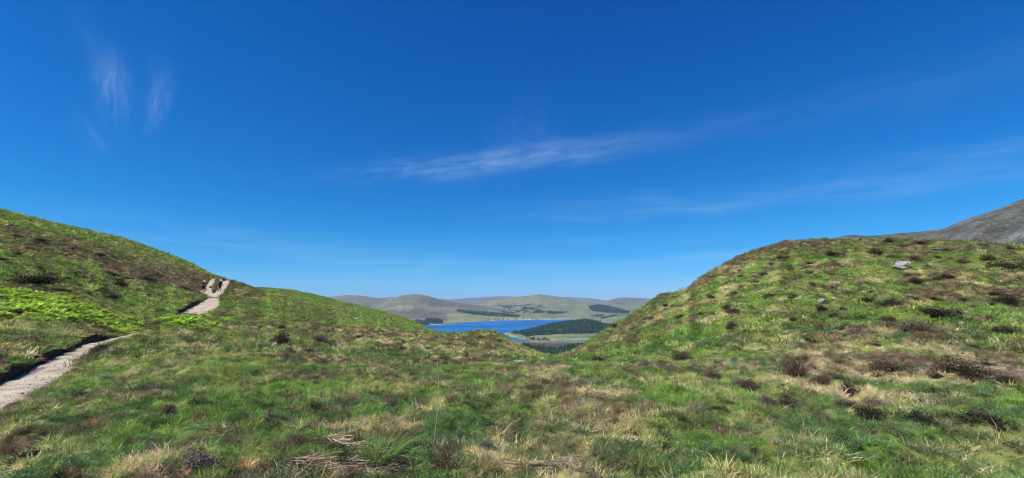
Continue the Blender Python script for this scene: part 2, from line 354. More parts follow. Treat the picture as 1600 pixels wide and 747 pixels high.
def mat_ground():      # turf under the plants: the cover colour stored on the mesh, broken up by noise
    m, N, L, out = new_mat('moor_turf'); g = N.new('ShaderNodeNewGeometry'); a = N.new('ShaderNodeVertexColor'); a.layer_name = 'cov'
    P = g.outputs['Position']
    f1 = nnoise(N, L, 7, 6, .7, P); f2 = nnoise(N, L, 1.1, 6, .72, P); f3 = nnoise(N, L, .16, 6, .7, P)
    c = mix(N, L, 1.0, a.outputs[0], ramp(N, L, f1, [(.3, (.55, .55, .55)), (.7, (1.45, 1.4, 1.35))]), 'MULTIPLY')
    c = mix(N, L, 1.0, c, ramp(N, L, f2, [(.33, (.6, .64, .55)), (.52, (1, 1, 1)), (.68, (1.5, 1.35, 1.25))]), 'MULTIPLY')
    c = mix(N, L, 1.0, c, ramp(N, L, f3, [(.35, (.8, .85, .78)), (.65, (1.25, 1.15, 1.1))]), 'MULTIPLY')
    bsdf(N, L, out, c, .95, bump(N, L, f1, .9, .08), .1); return m

def mat_plant(name, trans=.3, rough=.6, spec=.25):
    """leaf and blade material: colour comes with each plant, tips drier than the base"""
    m, N, L, out = new_mat(name)
    a = N.new('ShaderNodeAttribute'); a.attribute_type = 'INSTANCER'; a.attribute_name = 'col'
    v = N.new('ShaderNodeAttribute'); v.attribute_type = 'GEOMETRY'; v.attribute_name = 'bl'
    c = mix(N, L, 1.0, a.outputs['Color'], v.outputs['Color'], 'MULTIPLY')
    p = bsdf(N, L, None, c, rough, None, spec)
    t = N.new('ShaderNodeBsdfTranslucent'); L.new(mix(N, L, 1.0, c, (1.15, 1.1, .6), 'MULTIPLY'), t.inputs[0])
    ms = N.new('ShaderNodeMixShader'); ms.inputs[0].default_value = trans
    L.new(p.outputs[0], ms.inputs[1]); L.new(t.outputs[0], ms.inputs[2]); L.new(ms.outputs[0], out.inputs[0]); return m
def mat_leaf(name, col, trans=.25, rough=.65):
    """same for single plants: a fixed colour with per-object variation"""
    m, N, L, out = new_mat(name)
    oi = N.new('ShaderNodeObjectInfo')
    v = N.new('ShaderNodeAttribute'); v.attribute_type = 'GEOMETRY'; v.attribute_name = 'bl'
    c = mix(N, L, 1.0, ramp(N, L, oi.outputs['Random'], [(0, tuple(k * .7 for k in col)), (1, tuple(k * 1.35 for k in col))]), v.outputs['Color'], 'MULTIPLY')
    p = bsdf(N, L, None, c, rough, None, .2)
    t = N.new('ShaderNodeBsdfTranslucent'); L.new(c, t.inputs[0])
    ms = N.new('ShaderNodeMixShader'); ms.inputs[0].default_value = trans
    L.new(p.outputs[0], ms.inputs[1]); L.new(t.outputs[0], ms.inputs[2]); L.new(ms.outputs[0], out.inputs[0]); return m

G_GREEN, G_STRAW, G_HEATH = np.array((.120, .190, .045)), np.array((.36, .33, .18)), np.array((.10, .078, .056))

# ------------------------------------------------------------------ near moor mesh
na, nb, nr = 860, 60, 520
azs = np.concatenate([np.linspace(-1.0, 1.0, na), np.linspace(1.0, 2 * math.pi - 1.0, nb + 2)[1:-1]])
rs = np.exp(np.linspace(math.log(.55), math.log(1300), nr))
ra, rr = np.meshgrid(azs, rs, indexing='ij'); GX = rr * np.sin(ra); GY = rr * np.cos(ra); aw = np.where(ra > math.pi, ra - 2 * math.pi, ra)
GZ = Hnear(GX, GY)
def polar_faces(na_, nr_, wrap):
    i = np.arange(na_ if wrap else na_ - 1); j = np.arange(nr_ - 1); I, J = np.meshgrid(i, j, indexing='ij'); I2 = (I + 1) % na_
    return np.stack([I * nr_ + J, I2 * nr_ + J, I2 * nr_ + J + 1, I * nr_ + J + 1], -1).reshape(-1, 4)
F4 = polar_faces(len(azs), nr, True)
V = np.stack([GX, GY, GZ], -1).reshape(-1, 3)
cg, cs, ch = cover(GX.ravel(), GY.ravel())
def ground_cols(g, s, h, x, y):
    c = g[:, None] * G_GREEN * 1.0 + s[:, None] * G_STRAW * .8 + h[:, None] * G_HEATH * 1.1
    return c
gc = ground_cols(cg, cs, ch, GX.ravel(), GY.ravel())
dP, sP_, _ = path_field(GX, GY); dP = dP.ravel(); peat = (1 - smooth(.12, .42, dP + .25 * fbm(GX.ravel(), GY.ravel(), .6, 2, 91)))[:, None]
gc = gc * (1 - peat) + np.array((.060, .045, .030)) * peat          # bare peat where the bank is cut
# centre cap under the viewer
V = np.vstack([V, [[0, 0, float(GZ[:, 0].mean())]]]); gc = np.vstack([gc, gc[:1]])
ci = len(V) - 1; ii = np.arange(len(azs)); F3 = np.stack([np.full(len(azs), ci), ((ii + 1) % len(azs)) * nr, ii * nr], -1)
M_GROUND = mat_ground()
moor = link('ground', mesh_np('ground', V, [F4, F3], M_GROUND, gc, True)); tag(moor, kind='structure')

# ------------------------------------------------------------------ valley and far hills
ZW = EYE - 200.0                                   # level of the lake
def sil(pts):                                      # silhouette read off the photograph -> azimuth, tangent of elevation
    p = np.array(pts, float); return azt(p[:, 0], p[:, 1])
HILLS = [  # silhouette, distance of the crest, fall in front, fall behind, roughness, colour id
 ([(330,500),(420,482),(480,470),(517,463.5),(540,461),(560,461.3),(580,464),(600,467),(625,469),(660,474),(700,480),(760,489)], 9000, 3000, 2500, .8, 1),
 ([(500,498),(560,484),(590,474),(610,467),(628,461.5),(645,459.3),(658,460),(672,463),(690,468),(715,472.5),(740,475.5),(780,480),(850,490)], 7400, 2300, 2200, 1, 2),
 ([(500,472),(560,470),(585,466),(600,464.5),(612,463.5),(625,465),(640,468),(680,476)], 20000, 3000, 3000, 1, 4),
 ([(640,478),(672,470),(690,466.5),(698,468),(712,467.5),(730,465.5),(752,464.5),(775,462.8),(795,463),(815,464),(850,470),(900,478)], 15000, 3500, 3000, 1, 4),
 ([(640,497),(690,487),(725,480),(750,474),(770,469.5),(795,465),(815,462.8),(828,461.5),(842,459.6),(855,461),(872,463.3),(886,464.5),(900,468),(925,471.5),(960,474),(1000,477),(1060,480)], 8600, 2700, 2500, 1, 2),
 ([(820,474),(860,469),(885,463.8),(900,464.5),(915,465.3),(930,467),(950,470),(990,474)], 21000, 3000, 3000, 1.5, 4),
 ([(890,484),(920,476),(945,470.5),(958,467),(970,464.6),(985,465),(1005,466),(1030,467),(1080,468),(1150,470),(1300,478)], 12000, 3200, 3000, .8, 3),
 ([(600,503),(660,494),(700,491),(760,492),(800,495)], 6300, 900, 700, .5, 2),
 ([(782,527),(794,525),(810,522),(830,516.5),(850,511),(868,506.5),(885,503.5),(900,502),(914,500.5),(926,502),(940,505.5),(960,510),(985,512),(1010,516),(1040,522)], 3750, 620, 420, .25, 5),
]
MOUNT = ([(1180,410),(1240,390),(1290,378),(1310,373.5),(1325,371),(1345,371.5),(1375,369.5),(1405,366.5),(1440,363),(1462,359),(1480,355),(1500,346),(1520,339),(1545,332),(1570,325),(1600,315),(1650,296),(1720,272),(1820,245),(2000,230)], 2100, 1150, 1200, 1.4, 6)
LAKE = np.array([(630,516),(668,508.3),(690,507.3),(720,504),(750,502.5),(790,500.9),(840,499.6),(880,499.3),(912,499.8),(912,503),(880,505),(850,509),(815,516),(790,520.5),(786,521.5),(795,524.5),(804,527.5),(815,530.3),(835,532),(860,532.4),(905,531.4),(960,531),(960,534.0),(905,534),(870,534.8),(835,534.3),(800,534),(780,534),(740,531),(690,528),(620,520)], float)
def in_poly(px, py, poly):
    """signed distance in pixels-like units, positive inside"""
    px = np.asarray(px, float); py = np.asarray(py, float)
    inside = np.zeros(px.shape, bool); dmin = np.full(px.shape, 1e9)
    n_ = len(poly)
    for i in range(n_):
        x1, y1 = poly[i]; x2, y2 = poly[(i + 1) % n_]
        c = ((y1 > py) != (y2 > py)) & (px < (x2 - x1) * (py - y1) / (y2 - y1 + 1e-12) + x1); inside ^= c
        ex, ey = x2 - x1, y2 - y1; t = np.clip(((px - x1) * ex + (py - y1) * ey) / (ex * ex + ey * ey + 1e-9), 0, 1)
        dmin = np.minimum(dmin, np.hypot(px - x1 - t * ex, py - y1 - t * ey))
    return np.where(inside, dmin, -dmin)
def Hfar(x, y, info=False):
    r = np.hypot(x, y); a = np.arctan2(x, y)
    # gently rising valley floor
    base = ZW + 3 + 4.0 * smooth(1400, 2600, r) * fbm(x, y, 700, 3, 101) + 2
    base = base + 55 * smooth(5600, 8500, r) + 60 * smooth(8500, 14000, r) + 6 * fbm(x, y, 900, 4, 103) * smooth(5300, 7000, r)
    px, py = topix(x, y, np.full_like(x, ZW)); sdl = in_poly(px, py, LAKE)
    near_side = r < 5500
    lk = smooth(-.9, .4, sdl + np.where(near_side & (r < 3050), 1.5 * fbm(x, y, 110, 3, 109) - .35, .5 * fbm(x, y, 260, 3, 107)))
    base = np.where(sdl > -40, base * (1 - lk) + (ZW - 6) * lk, base)
    z = base; cid = np.zeros(x.shape, int)
    for S_, r0, wf, wb, rg, c in HILLS + [MOUNT]:
        A_, T_ = sil(S_); t = np.interp(a, A_, T_) - (.003 if c == 6 else 0)
        zr = EYE + t * r0 - ZW
        zr = np.maximum(zr - 4, 0)
        u = np.where(r < r0, (r0 - r) / wf, (r - r0) / wb); g = np.where(u < 1, np.cos(np.clip(u, 0, 1) * math.pi / 2) ** (1.6 if c != 6 else 1.3), 0)
        ends = smooth(A_[0], A_[0] + .03, a) * (1 - smooth(A_[-1] - .03, A_[-1], a)) if c != 6 else smooth(A_[0], A_[0] + .05, a)
        g = g * ends
        ns = (fbm(x, y, 1300 * (r0 / 9000), 4, 131 + int(r0)) * .10 + .05 * np.abs(fbm(x, y, 500 * (r0 / 9000) ** .5, 4, 137 + int(r0)))) * rg * zr * (1 - .75 * g ** 3)
        hz = ZW + (zr + ns) * g
        m = (hz > z) & (hz > ZW + 1.0) & (lk < .5); z = np.where(m & (g > .003), hz, z); cid = np.where(m & (g > .02), c, cid)
    lkm = (lk > .5) & (z < ZW + 3)
    if info: return z, cid, sdl, lk
    return z

# ------------------------------------------------------------------ far ground mesh
fa, fr = 760, 420
faz = np.concatenate([np.linspace(-.62, .42, 600), np.linspace(.42, 1.05, 161)[1:]]); faz = np.concatenate([np.linspace(-1.2, -.62, 30)[:-1], faz])
frs = np.concatenate([np.exp(np.linspace(math.log(1000), math.log(26000), fr))])
ra, rr = np.meshgrid(faz, frs, indexing='ij'); FX = rr * np.sin(ra); FY = rr * np.cos(ra)
FZ, FC, FSD, FLK = Hfar(FX, FY, True)
FZ = np.where(rr < 1250, np.minimum(FZ, ZW - 4 + 8 * smooth(1150, 1250, rr)), FZ)
x, y = FX.ravel(), FY.ravel(); cid = FC.ravel(); z = FZ.ravel(); sdl = FSD.ravel()
gx = np.gradient(FZ, axis=1) / np.gradient(rr, axis=1)
C_ = {0: (.150, .180, .070), 1: (.135, .130, .080), 2: (.160, .170, .080), 3: (.140, .120, .085), 4: (.12, .115, .09), 5: (.05, .06, .03), 6: (.078, .088, .068)}
fc = (np.array([C_[k] for k in range(7)]) * np.array((.90, .97, 1.12)))[cid]
n1 = fbm(x, y, 420, 4, 201); n2 = fbm(x, y, 1500, 3, 207); n3 = fbm(x, y, 160, 3, 211)
k = np.clip(.5 + n1 * 1.1 + .5 * n3, 0, 1)[:, None]; fc = fc * (1 - .35 * k) + np.array((.165, .150, .085)) * .35 * k
k = smooth(.05, .45, n2 + .4 * n1)[:, None]; fc = fc * (1 - .6 * k) + np.array((.085, .066, .055)) * .6 * k        # heather and peat
hi = smooth(120, 320, z - ZW)[:, None]; fc = fc * (1 - .35 * hi) + np.array((.135, .115, .085)) * .35 * hi
k = ((cid == 0) | (cid == 2)) * smooth(-.2, .5, -n1) * (rr.ravel() < 6500); k = k[:, None]; fc = fc * (1 - .45 * k) + np.array((.145, .175, .065)) * .45 * k
# brown moor between the river and the near wood, sand along the far shore
px, py = topix(x, y, z)
def tint(poly, col, soft=1.5, amt=1.0):
    global fc
    kk = (smooth(-soft, soft, in_poly(px, py, np.array(poly, float)) + (soft * 1.5 * n3 if soft > .5 else 0)) * amt)[:, None]; fc = fc * (1 - kk) + np.array(col) * kk
tint([(820,536),(905,535.5),(930,538),(925,560),(780,560),(790,540)], (.085, .060, .042), 2)
tint([(655,482),(700,488),(700,500),(560,500),(560,484)], (.085, .066, .060), 4, .7)
tint([(700,488),(800,494),(860,495),(860,499),(700,504)], (.17, .185, .075), 2, .7)
tint([(792,501),(792,500.2),(850,498.7),(905,498.4),(905,499.5),(850,499.9)], (.46, .42, .36), .3)
tint([(668,508.4),(700,506.9),(700,505.9),(668,507.2)], (.42, .36, .26), .3)
shore = (smooth(-1.1, -.3, sdl) * (1 - smooth(.2, .8, sdl)) * (z < ZW + 8))[:, None] * .3; fc = fc * (1 - shore) + np.array((.34, .29, .20)) * shore
rock = (cid == 6); rn = fbm(x, y, 60, 4, 221, .65); fc[rock] = fc[rock] * .68 * (1 + .5 * rn[rock, None])
scr = rock * smooth(.0, .4, fbm(x, y, 110, 5, 223, .7) + .0); fc = fc * (1 - .7 * scr[:, None]) + np.array((.105, .110, .122)) * .7 * scr[:, None]
V = np.stack([x, y, z], -1)

def mat_far():
    m, N, L, out = new_mat('valley_grass'); g = N.new('ShaderNodeNewGeometry'); a = N.new('ShaderNodeVertexColor'); a.layer_name = 'cov'
    P = g.outputs['Position']; f1 = nnoise(N, L, .022, 8, .72, P); f2 = nnoise(N, L, .006, 5, .65, P)
    c = mix(N, L, 1.0, a.outputs[0], ramp(N, L, f1, [(.32, (.55, .6, .55)), (.5, (1, 1, 1)), (.7, (1.5, 1.4, 1.35))]), 'MULTIPLY')
    c = mix(N, L, 1.0, c, ramp(N, L, f2, [(.35, (.8, .8, .85)), (.65, (1.2, 1.2, 1.1))]), 'MULTIPLY')
    f3 = nnoise(N, L, .14, 5, .75, P); c = mix(N, L, 1.0, c, ramp(N, L, f3, [(.34, (.35, .38, .38)), (.48, (1, 1, 1)), (.66, (1.75, 1.7, 1.7))]), 'MULTIPLY')
    bsdf(N, L, out, c, .95, bump(N, L, f1, .8, 14), .05); return m
M_FAR = mat_far(); FF = polar_faces(len(faz), len(frs), False); ism = (V[FF[:, 0], 0] > V[FF[:, 0], 1] * math.tan(.43)) & (V[FF[:, 0], 1] < 5000)
valley = link('hills', mesh_np('hills', V, [FF[~ism]], M_FAR, fc, True)); tag(valley, kind='structure')
used = np.unique(FF[ism]); rem = np.zeros(len(V), int); rem[used] = np.arange(len(used))
mountain = link('mountain', mesh_np('mountain', V[used], [rem[FF[ism]]], M_FAR, fc[used], True)); tag(mountain, kind='structure')

# ------------------------------------------------------------------ water
def mat_water():
    m, N, L, out = new_mat('lake_water'); g = N.new('ShaderNodeNewGeometry')
    mp = N.new('ShaderNodeMapping'); mp.inputs['Scale'].default_value = (.35, 1, 1); L.new(g.outputs['Position'], mp.inputs[0])
    f = nnoise(N, L, .25, 6, .65, mp.outputs[0]); f2 = nnoise(N, L, .0035, 4, .55, mp.outputs[0], .6)
    c = ramp(N, L, f2, [(.42, (.002, .055, .18)), (.56, (.005, .125, .36))])  # reflected sky blue and darker wind streaks painted into the base colour
    p = bsdf(N, L, out, c, .34, bump(N, L, f, 1.0, 1.6), .2); return m
water = link('water', mesh_np('water', np.array([(-4200, 1500, ZW), (4200, 1500, ZW), (4200, 7600, ZW), (-4200, 7600, ZW)], float), [np.array([[0, 1, 2, 3]])], mat_water())); tag(water, kind='structure')

# ------------------------------------------------------------------ path surface
def mat_path():
    m, N, L, out = new_mat('gravel'); g = N.new('ShaderNodeNewGeometry'); P = g.outputs['Position']
    f1 = nnoise(N, L, 1.3, 5, .6, P); f2 = nnoise(N, L, 26, 4, .75, P)
    v = N.new('ShaderNodeTexVoronoi'); v.inputs['Scale'].default_value = 22; L.new(P, v.inputs['Vector'])
    c = ramp(N, L, f1, [(.3, (.28, .225, .155)), (.48, (.44, .375, .28)), (.7, (.56, .49, .39))])
    c = mix(N, L, 1.0, c, ramp(N, L, f2, [(.3, (.6, .6, .6)), (.55, (1, 1, 1)), (.75, (1.3, 1.3, 1.3))]), 'MULTIPLY')
    h = N.new('ShaderNodeMath'); h.operation = 'MULTIPLY_ADD'; L.new(f2, h.inputs[0]); h.inputs[1].default_value = 1; L.new(v.outputs['Distance'], h.inputs[2])
    bsdf(N, L, out, c, .95, bump(N, L, h.outputs[0], .7, .03), .15); return m
M_PATH = mat_path()
def build_path(P, name):
    nc = 13; s = np.linspace(-1, 1, nc); T = np.gradient(P[:, :2], axis=0); T /= np.hypot(T[:, 0], T[:, 1])[:, None]; Nn = np.stack([-T[:, 1], T[:, 0]], -1)
    X = P[:, 0][:, None] + Nn[:, 0][:, None] * s * (P[:, 3][:, None] + .25); Y = P[:, 1][:, None] + Nn[:, 1][:, None] * s * (P[:, 3][:, None] + .25)
    Z = P[:, 2][:, None] + .045 * fbm(X, Y, .55, 3, 301) + .05 * fbm(X, Y, 1.6, 2, 305) - .10 * np.abs(s)[None] ** 3
    Vp = np.stack([X, Y, Z], -1).reshape(-1, 3); i, j = np.meshgrid(np.arange(len(P) - 1), np.arange(nc - 1), indexing='ij')
    F = np.stack([i * nc + j + 1, i * nc + j, (i + 1) * nc + j, (i + 1) * nc + j + 1], -1).reshape(-1, 4)
    return tag(link(name, mesh_np(name, Vp, [F], M_PATH, None, True)), kind='structure')
path = build_path(PL[0], 'path')
PL[1][:, 2] += .012; PL[2][:, 2] += .024
path2 = build_path(PL[1], 'path'); path3 = build_path(PL[2], 'path')

# ------------------------------------------------------------------ plant shapes
def blades(nb_, R, Lm, Lv, w, lean, segs=2, curl=.5, col0=(.9, .85, .7), col1=(1.1, 1.05, .9), seed=0, up=0):
    g = np.random.default_rng(seed); Vs, Fs4, Fs3, Cs = [], [], [], []; k = 0
    for b in range(nb_):
        an = g.uniform(0, 6.283); rad = R * math.sqrt(g.uniform()); bx, by = rad * math.cos(an), rad * math.sin(an)
        la = an + g.normal(0, .9); ln = abs(g.normal(lean, lean * .5)); Lg = Lm * (1 + Lv * g.normal()); Lg = max(Lg, Lm * .3)
        dx, dy = math.cos(la), math.sin(la); wd = g.uniform(0, 6.283); wx, wy = math.cos(wd) * w * .5, math.sin(wd) * w * .5
        cv = g.uniform(.75, 1.3); dry = g.uniform() < .18
        pts = []
        for s in range(segs + 1):
            t = s / segs; th = ln * (.6 + curl * 2 * t); h = Lg * t * math.cos(min(th, 1.5) * .8); o = Lg * t * math.sin(min(th, 1.5))
            pts.append((bx + dx * o, by + dy * o, h + up))
        for s in range(segs):
            Vs += [(pts[s][0] - wx * (1 - s * .3), pts[s][1] - wy * (1 - s * .3), pts[s][2]), (pts[s][0] + wx * (1 - s * .3), pts[s][1] + wy * (1 - s * .3), pts[s][2])]
            t = s / segs; c = [cv * (col0[q] * (1 - t) + col1[q] * t) * (1.7 if dry and q == 0 else 1.25 if dry and q == 1 else 1) for q in range(3)]; Cs += [c, c]
        Vs.append(pts[-1]); Cs.append([cv * v for v in col1])
        for s in range(segs - 1): Fs4.append((k + 2 * s, k + 2 * s + 1, k + 2 * s + 3, k + 2 * s + 2))
        Fs3.append((k + 2 * segs - 2, k + 2 * segs - 1, k + 2 * segs)); k += 2 * segs + 1
    return np.array(Vs), Fs4, Fs3, np.array(Cs)
def shrub(nleaf, nst, R, H, ls, seed=0, leafcol=(1, 1, 1), stemcol=(1.6, 1.3, 1.2), brown=.0, lobes=0.0):
    """a low dome of woody stems carrying small leaves"""
    g = np.random.default_rng(seed); Vs, F4_, F3_, Cs = [], [], [], []; k = 0; tips = []
    for b in range(nst):
        an = g.uniform(0, 6.283); ph = math.acos(g.uniform(.12, 1)); d = np.array((math.sin(ph) * math.cos(an), math.sin(ph) * math.sin(an), math.cos(ph)))
        Lg = g.uniform(.7, 1.05) * (1 + lobes * (math.sin(2 * an + seed) * .5 + math.sin(3 * an + 2.1 * seed) * .45 + math.sin(5 * an + seed * .7) * .35)); tip = d * np.array((R, R, H)) * Lg; w = ls * .16; s = np.array((-math.sin(an), math.cos(an), 0)) * w
        mid = tip * .5 + np.array((0, 0, H * .1)); cv = g.uniform(.6, 1.2)
        Vs += [-s, s, mid - s * .7, mid + s * .7, tip]; c = [cv * v for v in stemcol]; Cs += [c] * 5
        F4_.append((k, k + 1, k + 3, k + 2)); F3_.append((k + 2, k + 3, k + 4)); k += 5; tips.append(tip)
    for b in range(nleaf):
        tp = tips[g.integers(len(tips))]; p = tp * g.uniform(.45, 1.03) + g.normal(0, ls * 1.1, 3); p[2] = max(p[2], .004)
        a_ = g.normal(0, 1, 3); a_[2] += .8; a_ /= np.linalg.norm(a_); b_ = np.cross(a_, g.normal(0, 1, 3)); b_ /= np.linalg.norm(b_)
        l_ = ls * g.uniform(.6, 1.3); cv = g.uniform(.6, 1.35); c = [cv * v for v in leafcol]
        if g.uniform() < brown: c = [cv * 1.3, cv * .85, cv * .8]
        Vs += [p, p + a_ * l_ * .5 + b_ * l_ * .3, p + a_ * l_, p + a_ * l_ * .5 - b_ * l_ * .3]; Cs += [c] * 4; F4_.append((k, k + 1, k + 2, k + 3)); k += 4
    return np.array(Vs, float), F4_, F3_, np.array(Cs)
def fern(nfr, Lf, seed=0):
    g = np.random.default_rng(seed); Vs, F3_, Cs = [], [], []; k = 0
    for b in range(nfr):
        an = b * 6.283 / nfr + g.normal(0, .4); dx, dy = math.cos(an), math.sin(an); L_ = Lf * g.uniform(.75, 1.2); cv = g.uniform(.75, 1.25)
        for s in range(9):
            t = (s + 1.5) / 10.5; o = L_ * t * .85; h = L_ * (.85 * t - .55 * t * t); wv = L_ * .42 * (1 - t) ** .8 + .01
            for sg in (-1, 1):
                c0 = (dx * o, dy * o, h); o2 = o + L_ * .075; h2 = L_ * (.85 * (t + .09) - .55 * (t + .09) ** 2)
                tip = (dx * (o + L_ * .08) - dy * wv * sg, dy * (o + L_ * .08) + dx * wv * sg, h - wv * .15 + g.normal(0, .01))
                Vs += [c0, (dx * o2, dy * o2, h2), tip]; c = cv * g.uniform(.8, 1.2); Cs += [[c, c, c * .9]] * 3
                F3_.append((k, k + 1, k + 2) if sg > 0 else (k, k + 2, k + 1)); k += 3
    return np.array(Vs), [], F3_, np.array(Cs)
def plant_mesh(name, data, mat):
    Vs, f4, f3, C = data; me = mesh_np(name, Vs, [np.array(f4, int).reshape(-1, 4), np.array(f3, int).reshape(-1, 3)], mat)
    ca_ = me.color_attributes.new('bl', 'FLOAT_COLOR', 'POINT'); c4 = np.ones((len(Vs), 4), np.float32); c4[:, :3] = C; ca_.data.foreach_set('color', c4.ravel()); return me
MG, MS, MH, ML, MF = mat_plant('grass_blade', .35), mat_plant('dry_grass_blade', .3), mat_plant('heather_twig', .15, .8), mat_plant('small_leaf', .25, .45, .4), mat_plant('bracken_frond', .35)
PROTO = {}
def proto_coll(name, meshes):
    c = bpy.data.collections.new(name)
    for i, me in enumerate(meshes): c.objects.link(bpy.data.objects.new(f'{name}_{i:02d}', me))
    PROTO[name] = c
gn0, gn1 = (.75, .8, .9), (1.25, 1.15, .9)
proto_coll('grass_near', [plant_mesh('gn', blades(48, .13, .085, .4, .0075, 1.0, 2, .5, gn0, gn1, s), MG) for s in range(5)])
proto_coll('grass_mid', [plant_mesh('gm', blades(30, .22, .105, .3, .020, 1.0, 2, .5, gn0, gn1, 20 + s), MG) for s in range(4)])
proto_coll('grass_far', [plant_mesh('gf', blades(14, .3, .16, .4, .06, .8, 1, .5, gn0, gn1, 30 + s), MG) for s in range(3)])
proto_coll('straw_near', [plant_mesh('sn', blades(48, .12, .095, .4, .0065, 1.15, 2, .6, (.8, .75, .7), (1.15, 1.1, 1.05), 40 + s), MS) for s in range(4)])
proto_coll('straw_mid', [plant_mesh('sm', blades(28, .2, .11, .3, .017, 1.1, 2, .6, (.8, .75, .7), (1.15, 1.1, 1.05), 50 + s), MS) for s in range(3)])
proto_coll('heath_near', [plant_mesh('hn', shrub(330, 60, .17, .15, .013, 60 + s, (1, 1, 1), (1.9, 1.8, 1.8), .12), MH) for s in range(4)])
proto_coll('heath_mid', [plant_mesh('hm', shrub(150, 40, .26, .18, .030, 70 + s, (1, 1, 1), (1.8, 1.7, 1.6), .12), MH) for s in range(3)])
proto_coll('leaf_near', [plant_mesh('ln', shrub(300, 24, .15, .11, .014, 80 + s, (1, 1, 1), (1.2, .7, .5), .06), ML) for s in range(4)])
proto_coll('fern', [plant_mesh('fe', fern(7, .34, 90 + s), MF) for s in range(4)])

def gn_scatter(name, X, Y, Z, scale, col, coll, label, cat, ncol, tilt=.25, yaw=None):
    n_ = len(X); rot = np.stack([rng.normal(0, tilt, n_), rng.normal(0, tilt, n_), rng.uniform(0, 6.283, n_)], -1).astype(np.float32)
    me = mesh_np(name, np.stack([X, Y, Z], -1), [], None, None, False, dict(rot=rot, scl=scale.astype(np.float32), pick=rng.integers(0, ncol, n_).astype(np.int32)))
    ca_ = me.attributes.new('col', 'FLOAT_COLOR', 'POINT'); c4 = np.ones((n_, 4), np.float32); c4[:, :3] = np.clip(col, 0, 1); ca_.data.foreach_set('color', c4.ravel())
    o = link(name, me)
    ng = bpy.data.node_groups.new(name, 'GeometryNodeTree'); ng.interface.new_socket('Geometry', in_out='INPUT', socket_type='NodeSocketGeometry'); ng.interface.new_socket('Geometry', in_out='OUTPUT', socket_type='NodeSocketGeometry')
    N = ng.nodes; L = ng.links; gi = N.new('NodeGroupInput'); go = N.new('NodeGroupOutput')
    ip = N.new('GeometryNodeInstanceOnPoints'); ci_ = N.new('GeometryNodeCollectionInfo'); ci_.inputs[0].default_value = coll; ci_.inputs['Separate Children'].default_value = True; ci_.inputs['Reset Children'].default_value = True
    def attr(nm, t):
        a = N.new('GeometryNodeInputNamedAttribute'); a.data_type = t; a.inputs[0].default_value = nm; return a.outputs[0]
    er = N.new('FunctionNodeEulerToRotation'); L.new(attr('rot', 'FLOAT_VECTOR'), er.inputs[0])
    L.new(gi.outputs[0], ip.inputs['Points']); L.new(ci_.outputs[0], ip.inputs['Instance']); ip.inputs['Pick Instance'].default_value = True
    L.new(attr('pick', 'INT'), ip.inputs['Instance Index']); L.new(er.outputs[0], ip.inputs['Rotation']); L.new(attr('scl', 'FLOAT'), ip.inputs['Scale'])
    L.new(ip.outputs[0], go.inputs[0])
    md = o.modifiers.new('scatter', 'NODES'); md.node_group = ng
    return tag(o, label, cat, None, 'stuff')

# ------------------------------------------------------------------ scatter over the moor
# which ground can be seen from round about the viewpoint: a running maximum of elevation along each azimuth
mi = slice(0, na); TG = (GZ[mi] - EYE) / np.hypot(GX[mi], GY[mi]); RM = np.maximum.accumulate(TG, axis=1); LRS = np.log(rs)
def visible(x, y, z, margin=.012):
    a = np.arctan2(x, y); r = np.hypot(x, y); i = np.clip(((a + 1.0) / 2.0 * (na - 1)).round().astype(int), 0, na - 1)
    j = np.clip(((np.log(r) - LRS[0]) / (LRS[1] - LRS[0])).astype(int), 0, nr - 1)
    return (z - EYE) / r > RM[i, j] - margin
BUSHES = []
def band(r0, r1, dens, amax=.97):
    n_ = int(amax * (r1 * r1 - r0 * r0) * dens); r = np.sqrt(rng.uniform(r0 * r0, r1 * r1, n_)); a = rng.uniform(-amax, amax, n_)
    x = r * np.sin(a); y = r * np.cos(a); z = Hnear(x, y); m = visible(x, y, z) & (path_field(x, y)[0] > .10); x, y, z = x[m], y[m], z[m]
    keep = np.ones(len(x), bool)
    if r0 < 130:
        u = rng.uniform(0, 1, len(x)) < .88
        for bx, by, bw in BUSHES: keep &= ~(((x - bx) ** 2 + (y - by) ** 2 < (bw * .38) ** 2) & u)
    return x[keep], y[keep], z[keep]
FERN_P = [(10,470,33),(45,478,33),(80,485,33),(115,487,34),(150,493,34),(185,496,35),(215,500,37),(70,470,38),(110,477,38),(20,490,29),(150,482,39),(300,497,47),(325,499,46),(290,500,45)]
FP = np.array([at(a_, b_, c_)[:2] for a_, b_, c_ in FERN_P], float)
def fernness(x, y):
    f = np.zeros(x.shape)
    for i, (fx, fy) in enumerate(FP):
        w = 2.9 if i < 11 else 1.7
        f = np.maximum(f, np.exp(-(((x - fx) / w) ** 2 + ((y - fy) / (w * .95)) ** 2)))
    return f + .22 * fbm(x, y, 1.6, 2, 401)
def near_hit(px, py):
    a, t = azt(px, py); R = np.exp(np.linspace(math.log(3), math.log(480), 1400)); X = R * math.sin(a); Y = R * math.cos(a); Z = Hnear(X, Y)
    b = (EYE + float(t) * R) < Z; k = int(b.argmax()) if b.any() else int(np.argmax((Z - EYE) / R)); return float(X[k]), float(Y[k]), float(Z[k])
def ground_at(x, y): return float(Hnear(np.array([x]), np.array([y]))[0])
for i_, (a_, b_) in enumerate([(290, 503), (312, 500), (336, 498)]): FP[11 + i_] = near_hit(a_, b_)[:2]
ML_BR = mat_leaf('heather_brown', (.092, .068, .050), .1, .8); ML_DK = mat_leaf('heather_dark', (.034, .033, .021), .08, .8); ML_GY = mat_leaf('heather_grey', (.14, .125, .11), .1, .8)
ML_RD = mat_leaf('heather_rust', (.085, .055, .036), .12, .8); ML_GN = mat_leaf('green_leaf', (.060, .10, .035), .25, .6); M_STEM = mat_leaf('woody_stem', (.10, .078, .062), 0, .8)
